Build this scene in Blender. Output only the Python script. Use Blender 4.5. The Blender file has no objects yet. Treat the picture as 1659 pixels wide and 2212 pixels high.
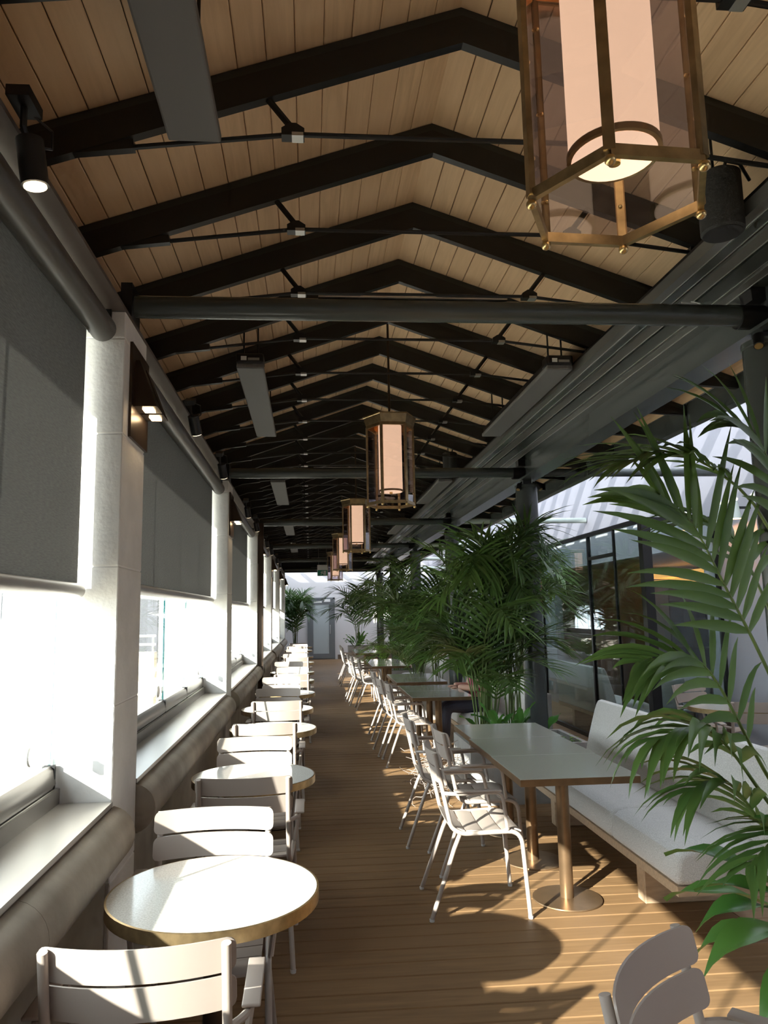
import bpy, bmesh, math, random
from mathutils import Vector, Matrix
random.seed(7)
R = math.radians
scene = bpy.context.scene
col = scene.collection

# ------------------------------------------------------------------ camera
CAM_H = 1.65
yaw, pit, rol = 0.0780546, 0.1367418, -0.0171371
fw = Vector((math.sin(yaw)*math.cos(pit), math.cos(yaw)*math.cos(pit), math.sin(pit)))
rt = Vector((math.cos(yaw), -math.sin(yaw), 0)); up = rt.cross(fw)
r2 = math.cos(rol)*rt + math.sin(rol)*up
u2 = -math.sin(rol)*rt + math.cos(rol)*up
cd = bpy.data.cameras.new('camera'); cam = bpy.data.objects.new('camera', cd); col.objects.link(cam)
cam.matrix_world = Matrix(((r2.x, u2.x, -fw.x, 0), (r2.y, u2.y, -fw.y, 0), (r2.z, u2.z, -fw.z, CAM_H), (0, 0, 0, 1)))
cd.sensor_fit = 'VERTICAL'; cd.sensor_height = 36.0; cd.sensor_width = 27.0
cd.lens = 1588.73/2212*36.0
cd.shift_x = (829.5-790.65)/2212
cd.clip_start = 0.05; cd.clip_end = 300
scene.camera = cam

# ------------------------------------------------------------------ sky, sun, exposure
SKY, SUN, EXPO = 5.0, 15.5, 0.80
world = bpy.data.worlds.new('world'); scene.world = world; world.use_nodes = True
bg = world.node_tree.nodes['Background']
bg.inputs[0].default_value = (0.90, 0.95, 1.0, 1); bg.inputs[1].default_value = SKY
sd = bpy.data.lights.new('sun', 'SUN'); so = bpy.data.objects.new('sun', sd); col.objects.link(so)
sd.energy = SUN; sd.angle = R(0.6); sd.color = (1.0, 0.93, 0.84)
LIGHT = Vector((1.66, 1.72, -1.0)).normalized()
so.rotation_euler = LIGHT.to_track_quat('-Z', 'Y').to_euler()
so.location = (-8, -8, 9)
vs = scene.view_settings
vs.view_transform = 'Standard'; vs.look = 'None'; vs.exposure = EXPO; vs.gamma = 1.0; vs.use_curve_mapping = False
try:
    cy = scene.cycles
    cy.max_bounces = 7; cy.diffuse_bounces = 4; cy.glossy_bounces = 3; cy.transmission_bounces = 4
    cy.transparent_max_bounces = 14; cy.caustics_reflective = False; cy.caustics_refractive = False
    cy.sample_clamp_indirect = 6.0; cy.use_adaptive_sampling = True; cy.adaptive_threshold = 0.05; cy.adaptive_min_samples = 16; cy.use_denoising = True
except Exception:
    pass

# ------------------------------------------------------------------ materials
M = {}
def newmat(name):
    m = bpy.data.materials.new(name); m.use_nodes = True
    nt = m.node_tree; b = nt.nodes['Principled BSDF']; M[name] = m
    return m, nt, b
def mat(name, c, rough=0.5, metal=0.0, spec=0.5, noise=0.0, nscale=20.0, c2=None, bump=0.0, bscale=80.0, stretch=(1, 1, 1), coat=0.0):
    m, nt, b = newmat(name)
    b.inputs['Roughness'].default_value = rough; b.inputs['Metallic'].default_value = metal
    b.inputs['Specular IOR Level'].default_value = spec
    b.inputs['Base Color'].default_value = (*c, 1)
    if coat: b.inputs['Coat Weight'].default_value = coat; b.inputs['Coat Roughness'].default_value = 0.08
    if noise or bump:
        tc = nt.nodes.new('ShaderNodeTexCoord'); mp = nt.nodes.new('ShaderNodeMapping')
        mp.inputs['Scale'].default_value = stretch
        nt.links.new(tc.outputs['Object'], mp.inputs[0])
    if noise:
        n = nt.nodes.new('ShaderNodeTexNoise'); n.inputs['Scale'].default_value = nscale; n.inputs['Detail'].default_value = 6
        nt.links.new(mp.outputs[0], n.inputs['Vector'])
        mx = nt.nodes.new('ShaderNodeMix'); mx.data_type = 'RGBA'
        d = c2 if c2 else tuple(max(0, v*(1-noise)) for v in c)
        mx.inputs['A'].default_value = (*c, 1); mx.inputs['B'].default_value = (*d, 1)
        rr = nt.nodes.new('ShaderNodeMapRange'); rr.inputs['From Min'].default_value = 0.35; rr.inputs['From Max'].default_value = 0.68
        nt.links.new(n.outputs['Fac'], rr.inputs['Value']); nt.links.new(rr.outputs[0], mx.inputs['Factor'])
        nt.links.new(mx.outputs['Result'], b.inputs['Base Color'])
    if bump:
        n2 = nt.nodes.new('ShaderNodeTexNoise'); n2.inputs['Scale'].default_value = bscale; n2.inputs['Detail'].default_value = 4
        nt.links.new(mp.outputs[0], n2.inputs['Vector'])
        bp = nt.nodes.new('ShaderNodeBump'); bp.inputs['Strength'].default_value = bump; bp.inputs['Distance'].default_value = 0.01
        nt.links.new(n2.outputs['Fac'], bp.inputs['Height']); nt.links.new(bp.outputs[0], b.inputs['Normal'])
    return m
def wood(name, ca, cb, cc, rough, axis, gscale=6.0, spec=0.4):
    """board wood: random tone for every board, grain stretched along the board"""
    m, nt, b = newmat(name)
    b.inputs['Roughness'].default_value = rough; b.inputs['Specular IOR Level'].default_value = spec
    oi = nt.nodes.new('ShaderNodeObjectInfo'); tc = nt.nodes.new('ShaderNodeTexCoord')
    ad = nt.nodes.new('ShaderNodeVectorMath'); ad.operation = 'ADD'
    sc = nt.nodes.new('ShaderNodeVectorMath'); sc.operation = 'SCALE'; sc.inputs['Scale'].default_value = 37.0
    cx = nt.nodes.new('ShaderNodeCombineXYZ')
    for i in range(3): nt.links.new(oi.outputs['Random'], cx.inputs[i])
    nt.links.new(cx.outputs[0], sc.inputs[0]); nt.links.new(tc.outputs['Object'], ad.inputs[0]); nt.links.new(sc.outputs[0], ad.inputs[1])
    mp = nt.nodes.new('ShaderNodeMapping')
    mp.inputs['Scale'].default_value = (1, 14, 14) if axis == 'x' else (14, 1, 14)
    nt.links.new(ad.outputs[0], mp.inputs[0])
    n = nt.nodes.new('ShaderNodeTexNoise'); n.inputs['Scale'].default_value = gscale; n.inputs['Detail'].default_value = 8; n.inputs['Distortion'].default_value = 0.6
    nt.links.new(mp.outputs[0], n.inputs['Vector'])
    rp = nt.nodes.new('ShaderNodeValToRGB')
    e = rp.color_ramp.elements
    e[0].position = 0.3; e[0].color = (*cc, 1); e[1].position = 0.66; e[1].color = (*ca, 1)
    nt.links.new(n.outputs['Fac'], rp.inputs[0])
    mx = nt.nodes.new('ShaderNodeMix'); mx.data_type = 'RGBA'
    mx.inputs['B'].default_value = (*cb, 1)
    mr = nt.nodes.new('ShaderNodeMath'); mr.operation = 'MULTIPLY'; mr.inputs[1].default_value = 0.75
    nt.links.new(oi.outputs['Random'], mr.inputs[0]); nt.links.new(mr.outputs[0], mx.inputs['Factor'])
    nt.links.new(rp.outputs[0], mx.inputs['A'])
    nt.links.new(mx.outputs['Result'], b.inputs['Base Color'])
    bp = nt.nodes.new('ShaderNodeBump'); bp.inputs['Strength'].default_value = 0.12; bp.inputs['Distance'].default_value = 0.004
    nt.links.new(n.outputs['Fac'], bp.inputs['Height']); nt.links.new(bp.outputs[0], b.inputs['Normal'])
    return m
def glass(name, tint, refl=0.04, gain=1.0, diff=0.0, dcol=(0.75, 0.82, 0.82)):
    m = bpy.data.materials.new(name); m.use_nodes = True; nt = m.node_tree; nt.nodes.clear(); M[name] = m
    out = nt.nodes.new('ShaderNodeOutputMaterial'); tr = nt.nodes.new('ShaderNodeBsdfTransparent'); gl = nt.nodes.new('ShaderNodeBsdfGlossy')
    tr.inputs[0].default_value = (*tint, 1); gl.inputs['Roughness'].default_value = 0.0; gl.inputs[0].default_value = (0.95, 0.98, 1, 1)
    lw = nt.nodes.new('ShaderNodeLayerWeight'); lw.inputs['Blend'].default_value = 0.5
    pw = nt.nodes.new('ShaderNodeMath'); pw.operation = 'POWER'; pw.inputs[1].default_value = 5
    ml = nt.nodes.new('ShaderNodeMath'); ml.operation = 'MULTIPLY_ADD'; ml.inputs[1].default_value = (1-refl)*gain; ml.inputs[2].default_value = refl
    nt.links.new(lw.outputs['Facing'], pw.inputs[0]); nt.links.new(pw.outputs[0], ml.inputs[0])
    mx = nt.nodes.new('ShaderNodeMixShader'); nt.links.new(ml.outputs[0], mx.inputs[0])
    nt.links.new(tr.outputs[0], mx.inputs[1]); nt.links.new(gl.outputs[0], mx.inputs[2])
    last = mx
    if diff:
        df = nt.nodes.new('ShaderNodeBsdfDiffuse'); df.inputs[0].default_value = (*dcol, 1)
        m2 = nt.nodes.new('ShaderNodeMixShader'); m2.inputs[0].default_value = diff
        nt.links.new(mx.outputs[0], m2.inputs[1]); nt.links.new(df.outputs[0], m2.inputs[2]); last = m2
    nt.links.new(last.outputs[0], out.inputs[0])
    return m
def emis(name, c, s):
    m, nt, b = newmat(name)
    b.inputs['Base Color'].default_value = (*c, 1); b.inputs['Emission Color'].default_value = (*c, 1); b.inputs['Emission Strength'].default_value = s
    b.inputs['Roughness'].default_value = 0.6
    return m
def leafmat(name, ca, cb, rough=0.35):
    m = bpy.data.materials.new(name); m.use_nodes = True; nt = m.node_tree; M[name] = m
    b = nt.nodes['Principled BSDF']; out = nt.nodes['Material Output']
    b.inputs['Roughness'].default_value = rough; b.inputs['Specular IOR Level'].default_value = 0.45
    oi = nt.nodes.new('ShaderNodeObjectInfo'); tc = nt.nodes.new('ShaderNodeTexCoord')
    n = nt.nodes.new('ShaderNodeTexNoise'); n.inputs['Scale'].default_value = 5; nt.links.new(tc.outputs['Object'], n.inputs['Vector'])
    av = nt.nodes.new('ShaderNodeMath'); av.operation = 'MULTIPLY_ADD'; av.inputs[1].default_value = 0.5
    nt.links.new(oi.outputs['Random'], av.inputs[0])
    hf = nt.nodes.new('ShaderNodeMath'); hf.operation = 'MULTIPLY'; hf.inputs[1].default_value = 0.5
    nt.links.new(n.outputs['Fac'], hf.inputs[0]); nt.links.new(hf.outputs[0], av.inputs[2])
    mx = nt.nodes.new('ShaderNodeMix'); mx.data_type = 'RGBA'; mx.inputs['A'].default_value = (*ca, 1); mx.inputs['B'].default_value = (*cb, 1)
    nt.links.new(av.outputs[0], mx.inputs['Factor']); nt.links.new(mx.outputs['Result'], b.inputs['Base Color'])
    tl = nt.nodes.new('ShaderNodeBsdfTranslucent')
    hs = nt.nodes.new('ShaderNodeHueSaturation'); hs.inputs['Value'].default_value = 1.6; hs.inputs['Hue'].default_value = 0.48
    nt.links.new(mx.outputs['Result'], hs.inputs['Color']); nt.links.new(hs.outputs[0], tl.inputs[0])
    ms = nt.nodes.new('ShaderNodeMixShader'); ms.inputs[0].default_value = 0.25
    nt.links.new(b.outputs[0], ms.inputs[1]); nt.links.new(tl.outputs[0], ms.inputs[2]); nt.links.new(ms.outputs[0], out.inputs[0])
    return m

mat('flange_steel', (0.022, 0.028, 0.028), 0.3, 0.0, 0.6)
mat('truss_steel', (0.012, 0.013, 0.014), 0.38, 0.0, 0.5)
mat('girder_steel', (0.058, 0.068, 0.065), 0.25, 0.0, 0.6, bump=0.01, bscale=3.0)
mat('track_metal', (0.20, 0.20, 0.19), 0.3, 0.4, 0.5)
mat('silver', (0.6, 0.6, 0.58), 0.3, 0.8)
wood('ceiling_wood', (0.88, 0.63, 0.39), (0.80, 0.555, 0.335), (0.73, 0.50, 0.295), 0.6, 'y', 3.0)
wood('deck_wood', (0.23, 0.135, 0.063), (0.19, 0.109, 0.051), (0.155, 0.088, 0.040), 0.55, 'x', 3.0, 0.25)
mat('sub_floor', (0.03, 0.02, 0.014), 0.9)
mat('roof_slab', (0.10, 0.08, 0.07), 0.9)
mat('pillar_stone', (0.80, 0.77, 0.72), 0.8, noise=0.12, nscale=6, bump=0.25, bscale=40)
mat('mortar', (0.86, 0.84, 0.80), 0.9)
mat('log_stone', (0.36, 0.31, 0.25), 0.7, noise=0.3, nscale=5, bump=0.2, bscale=25)
mat('apron_stone', (0.36, 0.32, 0.26), 0.8, noise=0.25, nscale=4)
mat('sill_metal', (0.33, 0.31, 0.285), 0.32, 0.35, 0.5)
mat('rail_metal', (0.20, 0.185, 0.17), 0.3, 0.5)
mat('frame_metal', (0.24, 0.22, 0.20), 0.35, 0.6)
mat('soffit_brown', (0.12, 0.095, 0.08), 0.6)
mat('black', (0.012, 0.012, 0.013), 0.4)
mat('black_matte', (0.02, 0.02, 0.021), 0.7)
mat('tube_grey', (0.14, 0.135, 0.125), 0.38, 0.3)
mat('bar_grey', (0.40, 0.38, 0.36), 0.35, 0.4)
glass('window_glass', (0.93, 0.97, 0.97), 0.05)
glass('glass_edge', (0.72, 0.90, 0.91), 0.05, 1.0, 0.72, (0.004, 0.17, 0.19))
glass('booth_glass', (0.86, 0.92, 0.91), 0.08, 1.0)
glass('lantern_glass', (0.80, 0.76, 0.78), 0.06)
glass('frosted', (0.45, 0.52, 0.54), 0.05, 1.0, 0.55)
mat('chair_paint', (0.37, 0.31, 0.268), 0.38, 0.0, 0.5)
mat('foot_plastic', (0.6, 0.6, 0.6), 0.3)
mat('brass', (0.46, 0.33, 0.17), 0.34, 0.9, noise=0.35, nscale=25)
mat('brass_bright', (0.62, 0.44, 0.20), 0.28, 0.95)
mat('bronze', (0.26, 0.165, 0.09), 0.35, 0.75, noise=0.2, nscale=12)
mat('bronze_dark', (0.075, 0.05, 0.035), 0.35, 0.6)
mat('table_grey', (0.50, 0.49, 0.43), 0.10, 0.0, 0.5, noise=0.05, nscale=120, coat=0.3)
mat('bench_oak', (0.50, 0.36, 0.235), 0.5, noise=0.22, nscale=8, stretch=(1, 6, 6))
mat('concrete', (0.30, 0.285, 0.265), 0.85, noise=0.2, nscale=9, bump=0.15, bscale=50)
mat('soil', (0.035, 0.026, 0.02), 0.95, bump=0.8, bscale=60)
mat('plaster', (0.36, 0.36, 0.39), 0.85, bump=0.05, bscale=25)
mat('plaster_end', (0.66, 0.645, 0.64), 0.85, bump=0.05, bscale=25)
mat('skirting', (0.12, 0.085, 0.06), 0.6)
mat('frame_black', (0.012, 0.012, 0.013), 0.3)
mat('door_grey', (0.20, 0.215, 0.225), 0.4, 0.3)
mat('sign_white', (0.8, 0.8, 0.78), 0.5)
mat('sign_green', (0.03, 0.28, 0.17), 0.5)
mat('heater_panel', (0.15, 0.147, 0.145), 0.6)
mat('speaker_mesh', (0.035, 0.037, 0.036), 0.7, bump=0.4, bscale=180)
mat('pale_green', (0.55, 0.62, 0.56), 0.45)
mat('stem_green', (0.13, 0.19, 0.045), 0.45, noise=0.3, nscale=12)
mat('dry_twig', (0.25, 0.20, 0.17), 0.8)
mat('shell_grey', (0.30, 0.31, 0.30), 0.75, noise=0.1, nscale=60)
mat('shell_dark', (0.10, 0.10, 0.11), 0.6)
mat('cloth_white', (0.75, 0.74, 0.72), 0.8)
mat('restaurant_wall', (0.30, 0.28, 0.27), 0.8)
mat('shelf_dark', (0.07, 0.055, 0.055), 0.5)
mat('skin', (0.55, 0.33, 0.24), 0.5)
mat('hair', (0.22, 0.13, 0.07), 0.55, noise=0.3, nscale=30)
mat('magenta', (0.36, 0.02, 0.10), 0.75)
mat('trousers', (0.03, 0.03, 0.045), 0.8)
mat('terrace_stone', (0.72, 0.66, 0.55), 0.8, noise=0.12, nscale=2)
mat('facade_grey', (0.22, 0.24, 0.28), 0.35, 0.0, 0.5)
mat('facade_beige', (0.72, 0.64, 0.52), 0.8)
leafmat('palm_leaf', (0.050, 0.115, 0.028), (0.105, 0.19, 0.045))
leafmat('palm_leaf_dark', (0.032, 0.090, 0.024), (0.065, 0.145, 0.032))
leafmat('fern_leaf', (0.14, 0.30, 0.04), (0.20, 0.38, 0.07), 0.5)  # sunlit brightness of the fern is put into this light green
leafmat('broad_leaf', (0.05, 0.17, 0.035), (0.10, 0.25, 0.05), 0.3)
emis('lamp_shade', (1.0, 0.70, 0.45), 0.72)
emis('lamp_bottom', (1.0, 0.73, 0.50), 0.74)
emis('led_warm', (1.0, 0.72, 0.40), 14.0)
emis('led_spot', (1.0, 0.80, 0.55), 1.6)
emis('copper_glow', (1.0, 0.48, 0.12), 0.6)

mat('table_stone', (0.62, 0.60, 0.55), 0.10, 0.0, 0.5, noise=0.4, nscale=170, c2=(0.47, 0.44, 0.39))
# woven bench linen
m, nt, b = newmat('linen')
b.inputs['Roughness'].default_value = 0.95; b.inputs['Specular IOR Level'].default_value = 0.1; b.inputs['Sheen Weight'].default_value = 0.3
tc = nt.nodes.new('ShaderNodeTexCoord'); n1 = nt.nodes.new('ShaderNodeTexNoise'); n1.inputs['Scale'].default_value = 260; n1.inputs['Detail'].default_value = 3
nt.links.new(tc.outputs['Object'], n1.inputs['Vector'])
rp = nt.nodes.new('ShaderNodeValToRGB'); rp.color_ramp.elements[0].position = 0.35; rp.color_ramp.elements[0].color = (0.44, 0.425, 0.40, 1)
rp.color_ramp.elements[1].position = 0.65; rp.color_ramp.elements[1].color = (0.70, 0.68, 0.65, 1)
nt.links.new(n1.outputs['Fac'], rp.inputs[0]); nt.links.new(rp.outputs[0], b.inputs['Base Color'])
bp = nt.nodes.new('ShaderNodeBump'); bp.inputs['Strength'].default_value = 0.3; bp.inputs['Distance'].default_value = 0.003
nt.links.new(n1.outputs['Fac'], bp.inputs['Height']); nt.links.new(bp.outputs[0], b.inputs['Normal'])
# roller blind fabric: open weave, lets a little light through
m = bpy.data.materials.new('blind_fabric'); m.use_nodes = True; nt = m.node_tree; nt.nodes.clear(); M['blind_fabric'] = m
out = nt.nodes.new('ShaderNodeOutputMaterial'); df = nt.nodes.new('ShaderNodeBsdfDiffuse'); tl = nt.nodes.new('ShaderNodeBsdfTranslucent'); tp = nt.nodes.new('ShaderNodeBsdfTransparent')
tc = nt.nodes.new('ShaderNodeTexCoord'); mp = nt.nodes.new('ShaderNodeMapping'); mp.inputs['Scale'].default_value = (1, 30, 260)
nz = nt.nodes.new('ShaderNodeTexNoise'); nz.inputs['Scale'].default_value = 1.0; nz.inputs['Detail'].default_value = 3
nt.links.new(tc.outputs['Object'], mp.inputs[0]); nt.links.new(mp.outputs[0], nz.inputs['Vector'])
rp = nt.nodes.new('ShaderNodeValToRGB'); rp.color_ramp.elements[0].position = 0.3; rp.color_ramp.elements[0].color = (0.060, 0.058, 0.055, 1)
rp.color_ramp.elements[1].position = 0.7; rp.color_ramp.elements[1].color = (0.125, 0.12, 0.115, 1)
nt.links.new(nz.outputs['Fac'], rp.inputs[0]); nt.links.new(rp.outputs[0], df.inputs[0])
tl.inputs[0].default_value = (0.072, 0.070, 0.066, 1)
ad = nt.nodes.new('ShaderNodeAddShader'); nt.links.new(df.outputs[0], ad.inputs[0]); nt.links.new(tl.outputs[0], ad.inputs[1])
mx = nt.nodes.new('ShaderNodeMixShader'); mx.inputs[0].default_value = 0.025
nt.links.new(ad.outputs[0], mx.inputs[1]); nt.links.new(tp.outputs[0], mx.inputs[2]); nt.links.new(mx.outputs[0], out.inputs[0])

# frosted skylight glass: part clear, part scattering
m = bpy.data.materials.new('skylight_glass'); m.use_nodes = True; nt = m.node_tree; nt.nodes.clear(); M['skylight_glass'] = m
out = nt.nodes.new('ShaderNodeOutputMaterial'); tl = nt.nodes.new('ShaderNodeBsdfTranslucent'); tp = nt.nodes.new('ShaderNodeBsdfTransparent'); mx = nt.nodes.new('ShaderNodeMixShader')
tl.inputs[0].default_value = (0.44, 0.46, 0.49, 1); tp.inputs[0].default_value = (0.92, 0.95, 1, 1); mx.inputs[0].default_value = 0.36
nt.links.new(tl.outputs[0], mx.inputs[1]); nt.links.new(tp.outputs[0], mx.inputs[2]); nt.links.new(mx.outputs[0], out.inputs[0])

# ------------------------------------------------------------------ mesh helpers
class MB:
    def __init__(s): s.v = []; s.f = []
    def add(s, vs, fs):
        o = len(s.v); s.v += [tuple(q) for q in vs]; s.f += [tuple(i+o for i in f) for f in fs]; return s
    def box(s, x0, x1, y0, y1, z0, z1):
        return s.add([(x0, y0, z0), (x1, y0, z0), (x1, y1, z0), (x0, y1, z0), (x0, y0, z1), (x1, y0, z1), (x1, y1, z1), (x0, y1, z1)],
                     [(0, 3, 2, 1), (4, 5, 6, 7), (0, 1, 5, 4), (1, 2, 6, 5), (2, 3, 7, 6), (3, 0, 4, 7)])
    def obox(s, c, ax, ay, az):
        """oriented box: centre and three half axes"""
        c, ax, ay, az = Vector(c), Vector(ax), Vector(ay), Vector(az)
        vs = [c+i*ax+j*ay+k*az for k in (-1, 1) for (i, j) in ((-1, -1), (1, -1), (1, 1), (-1, 1))]
        return s.add(vs, [(0, 3, 2, 1), (4, 5, 6, 7), (0, 1, 5, 4), (1, 2, 6, 5), (2, 3, 7, 6), (3, 0, 4, 7)])
    def prism(s, pts, axis, a, b):
        """polygon pts (2D) extruded along axis from a to b"""
        def P(p, t):
            return {'x': (t, p[0], p[1]), 'y': (p[0], t, p[1]), 'z': (p[0], p[1], t)}[axis]
        n = len(pts)
        vs = [P(p, a) for p in pts]+[P(p, b) for p in pts]
        fs = [tuple(range(n-1, -1, -1)), tuple(range(n, 2*n))]+[(i, (i+1) % n, n+(i+1) % n, n+i) for i in range(n)]
        return s.add(vs, fs)
    def tube(s, path, r, n=8, caps=True):
        path = [Vector(p) for p in path]; m = len(path)
        rs = r if isinstance(r, (list, tuple)) else [r]*m
        vs = []; fs = []; ref = None
        for i, p in enumerate(path):
            t = (path[min(i+1, m-1)]-path[max(i-1, 0)]).normalized()
            if ref is None:
                ref = Vector((0, 0, 1)) if abs(t.z) < 0.9 else Vector((1, 0, 0))
                a = t.cross(ref).normalized()
            else:
                a = (a-t*a.dot(t)).normalized()
            b = t.cross(a)
            vs += [p+(a*math.cos(2*math.pi*k/n)+b*math.sin(2*math.pi*k/n))*rs[i] for k in range(n)]
        for i in range(m-1):
            for k in range(n):
                fs.append((i*n+k, i*n+(k+1) % n, (i+1)*n+(k+1) % n, (i+1)*n+k))
        if caps:
            fs.append(tuple(range(n-1, -1, -1))); fs.append(tuple((m-1)*n+k for k in range(n)))
        return s.add(vs, fs)
    def lathe(s, prof, n=24, c=(0, 0, 0), ring=False):
        vs = []; fs = []
        for r, z in prof: vs += [(c[0]+r*math.cos(2*math.pi*k/n), c[1]+r*math.sin(2*math.pi*k/n), c[2]+z) for k in range(n)]
        for i in range(len(prof)-1):
            for k in range(n): fs.append((i*n+k, i*n+(k+1) % n, (i+1)*n+(k+1) % n, (i+1)*n+k))
        if ring: return s.add(vs, fs)
        if prof[0][0] > 1e-5: fs.append(tuple(range(n-1, -1, -1)))
        if prof[-1][0] > 1e-5: fs.append(tuple((len(prof)-1)*n+k for k in range(n)))
        return s.add(vs, fs)
    def ball(s, c, r, n=8):
        return s.lathe([(max(1e-6, r*math.sin(math.pi*i/n)), -r*math.cos(math.pi*i/n)) for i in range(n+1)], 10, c)
    def grid(s, rows):
        """rows of equal length of points -> quads"""
        w = len(rows[0]); vs = [p for r in rows for p in r]
        return s.add(vs, [(i*w+j, i*w+j+1, (i+1)*w+j+1, (i+1)*w+j) for i in range(len(rows)-1) for j in range(w-1)])
    def mesh(s, name, mt, smooth=None):
        me = bpy.data.meshes.new(name); me.from_pydata(s.v, [], s.f); me.update()
        me.materials.append(M[mt])
        bm = bmesh.new(); bm.from_mesh(me); bmesh.ops.recalc_face_normals(bm, faces=bm.faces)
        if smooth:
            for f in bm.faces: f.smooth = True
            for e in bm.edges:
                if len(e.link_faces) == 2 and e.calc_face_angle(0) > R(smooth): e.smooth = False
        bm.to_mesh(me); bm.free()
        return me
    def build(s, name, mt, parent=None, smooth=None, loc=None, kind=None):
        return link(name, s.mesh(name, mt, smooth), parent, loc, kind)
def link(name, me, parent=None, loc=None, kind=None):
    o = bpy.data.objects.new(name, me); col.objects.link(o)
    if parent is not None: o.parent = parent
    if loc is not None: o.location = loc
    if kind: o['kind'] = kind
    return o
def tag(o, label, cat, group=None):
    o['label'] = label; o['category'] = cat
    if group: o['group'] = group
    return o
def thing(name, label, cat, loc=(0, 0, 0), rz=0.0, group=None):
    o = bpy.data.objects.new(name, None); col.objects.link(o); o.empty_display_size = 0.1
    o.location = loc; o.rotation_euler = (0, 0, rz)
    return tag(o, label, cat, group)
def struct_empty(name, loc=(0, 0, 0)):
    o = bpy.data.objects.new(name, None); col.objects.link(o); o.location = loc; o['kind'] = 'structure'; o.empty_display_size = 0.1
    return o
kids = {}
def reg(root, objs): kids[root.name] = objs
def children(o): return [c for c in bpy.data.objects if c.parent is o]
def dup(root, loc, rz, label=None, group=None):
    r = root.copy(); col.objects.link(r); r.location = loc; r.rotation_euler = (0, 0, rz)
    if label: r['label'] = label
    if group: r['group'] = group
    for ch in children(root):
        c = ch.copy(); col.objects.link(c); c.parent = r
        for g in children(ch):
            d = g.copy(); col.objects.link(d); d.parent = c
    return r
def bend(pts, n=5, rad=0.05):
    """polyline with rounded corners"""
    pts = [Vector(p) for p in pts]; out = [pts[0]]
    for i in range(1, len(pts)-1):
        a, b, c = pts[i-1], pts[i], pts[i+1]
        d1 = (a-b); d2 = (c-b); r = min(rad, d1.length*0.45, d2.length*0.45)
        p, q = b+d1.normalized()*r, b+d2.normalized()*r
        for k in range(n+1):
            t = k/n; out.append(p*(1-t)**2+b*2*t*(1-t)+q*t*t)
    out.append(pts[-1]); return out
def rbox(x0, x1, y0, y1, z0, z1, r=0.02, seg=3):
    """box with all edges rounded, as mesh data"""
    bm = bmesh.new(); bmesh.ops.create_cube(bm, size=1)
    for v in bm.verts:
        v.co = Vector(((x0+x1)/2+v.co.x*(x1-x0), (y0+y1)/2+v.co.y*(y1-y0), (z0+z1)/2+v.co.z*(z1-z0)))
    bmesh.ops.bevel(bm, geom=list(bm.edges), offset=r, segments=seg, profile=0.5, affect='EDGES')
    return bm
def bm_obj(name, bm, mt, parent=None, smooth=True, loc=None, kind=None):
    me = bpy.data.meshes.new(name)
    for f in bm.faces: f.smooth = smooth
    bm.to_mesh(me); bm.free(); me.materials.append(M[mt])
    return link(name, me, parent, loc, kind)
ORD = ['first', 'second', 'third', 'fourth', 'fifth', 'sixth', 'seventh', 'eighth', 'ninth', 'tenth', 'eleventh', 'twelfth', 'thirteenth', 'fourteenth', 'fifteenth',
       'sixteenth', 'seventeenth', 'eighteenth', 'nineteenth', 'twentieth', 'twenty-first', 'twenty-second', 'twenty-third', 'twenty-fourth', 'twenty-fifth', 'twenty-sixth',
       'twenty-seventh', 'twenty-eighth', 'twenty-ninth', 'thirtieth', 'thirty-first', 'thirty-second', 'thirty-third', 'thirty-fourth', 'thirty-fifth']

# ------------------------------------------------------------------ dimensions
BAY = 4.064
RX, RZ, SL = 0.596, 3.954, 0.35          # ridge and roof slope
WX = -0.784                              # inner face of the window wall
END = 23.75                              # end of the pitched roof
WALLR = 4.45                             # wall of the restaurant beyond the eave
YEND = 27.5                              # end wall
YB = -4.5                                # wall behind the camera
def roofz(x): return RZ-SL*abs(x-RX)

# ------------------------------------------------------------------ floor
floor = MB().box(-1.3, 7.6, YB, YEND, -0.12, -0.032).build('floor', 'sub_floor', kind='structure')
PITCH = 0.1384; Y0 = 3.328-16*PITCH
def plank_mesh(w):
    h = PITCH/2-0.0022; c = 0.004
    mb = MB()
    mb.prism([(-h, -0.03), (h, -0.03), (h, -c), (h-c, 0), (-h+c, 0), (-h, -c)], 'x', -w/2, w/2)
    return mb.mesh('plank', 'deck_wood')
pm = plank_mesh(2.286-(-0.80)); n_pl = 0
for i in range(300):
    y = Y0+PITCH*(i+0.5)
    if y > YEND: break
    link('plank', pm, floor, ((2.286-0.80)/2, y, random.uniform(-0.0008, 0.0008))); n_pl += 1
pm2 = plank_mesh(4.44-2.294)
for i in range(300-n_pl):
    y = Y0+PITCH*(i+0.5)
    link('plank', pm2, floor, ((4.44+2.294)/2, y, random.uniform(-0.0008, 0.0008))); ylast = y
mb = MB()
y = ylast+PITCH
while y < YEND:
    mb.box(2.294, 4.44, y-PITCH/2+0.002, y+PITCH/2-0.002, -0.03, 0); y += PITCH
y = Y0-PITCH/2
while y > YB:
    mb.box(-0.8, 4.44, y-PITCH/2+0.002, y+PITCH/2-0.002, -0.03, 0); y -= PITCH
mb.build('plank_field', 'deck_wood', floor, kind='stuff')
MB().box(4.46, 7.6, 7.0, 14.0, -0.032, -0.002).build('carpet', 'shelf_dark', floor)

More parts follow.
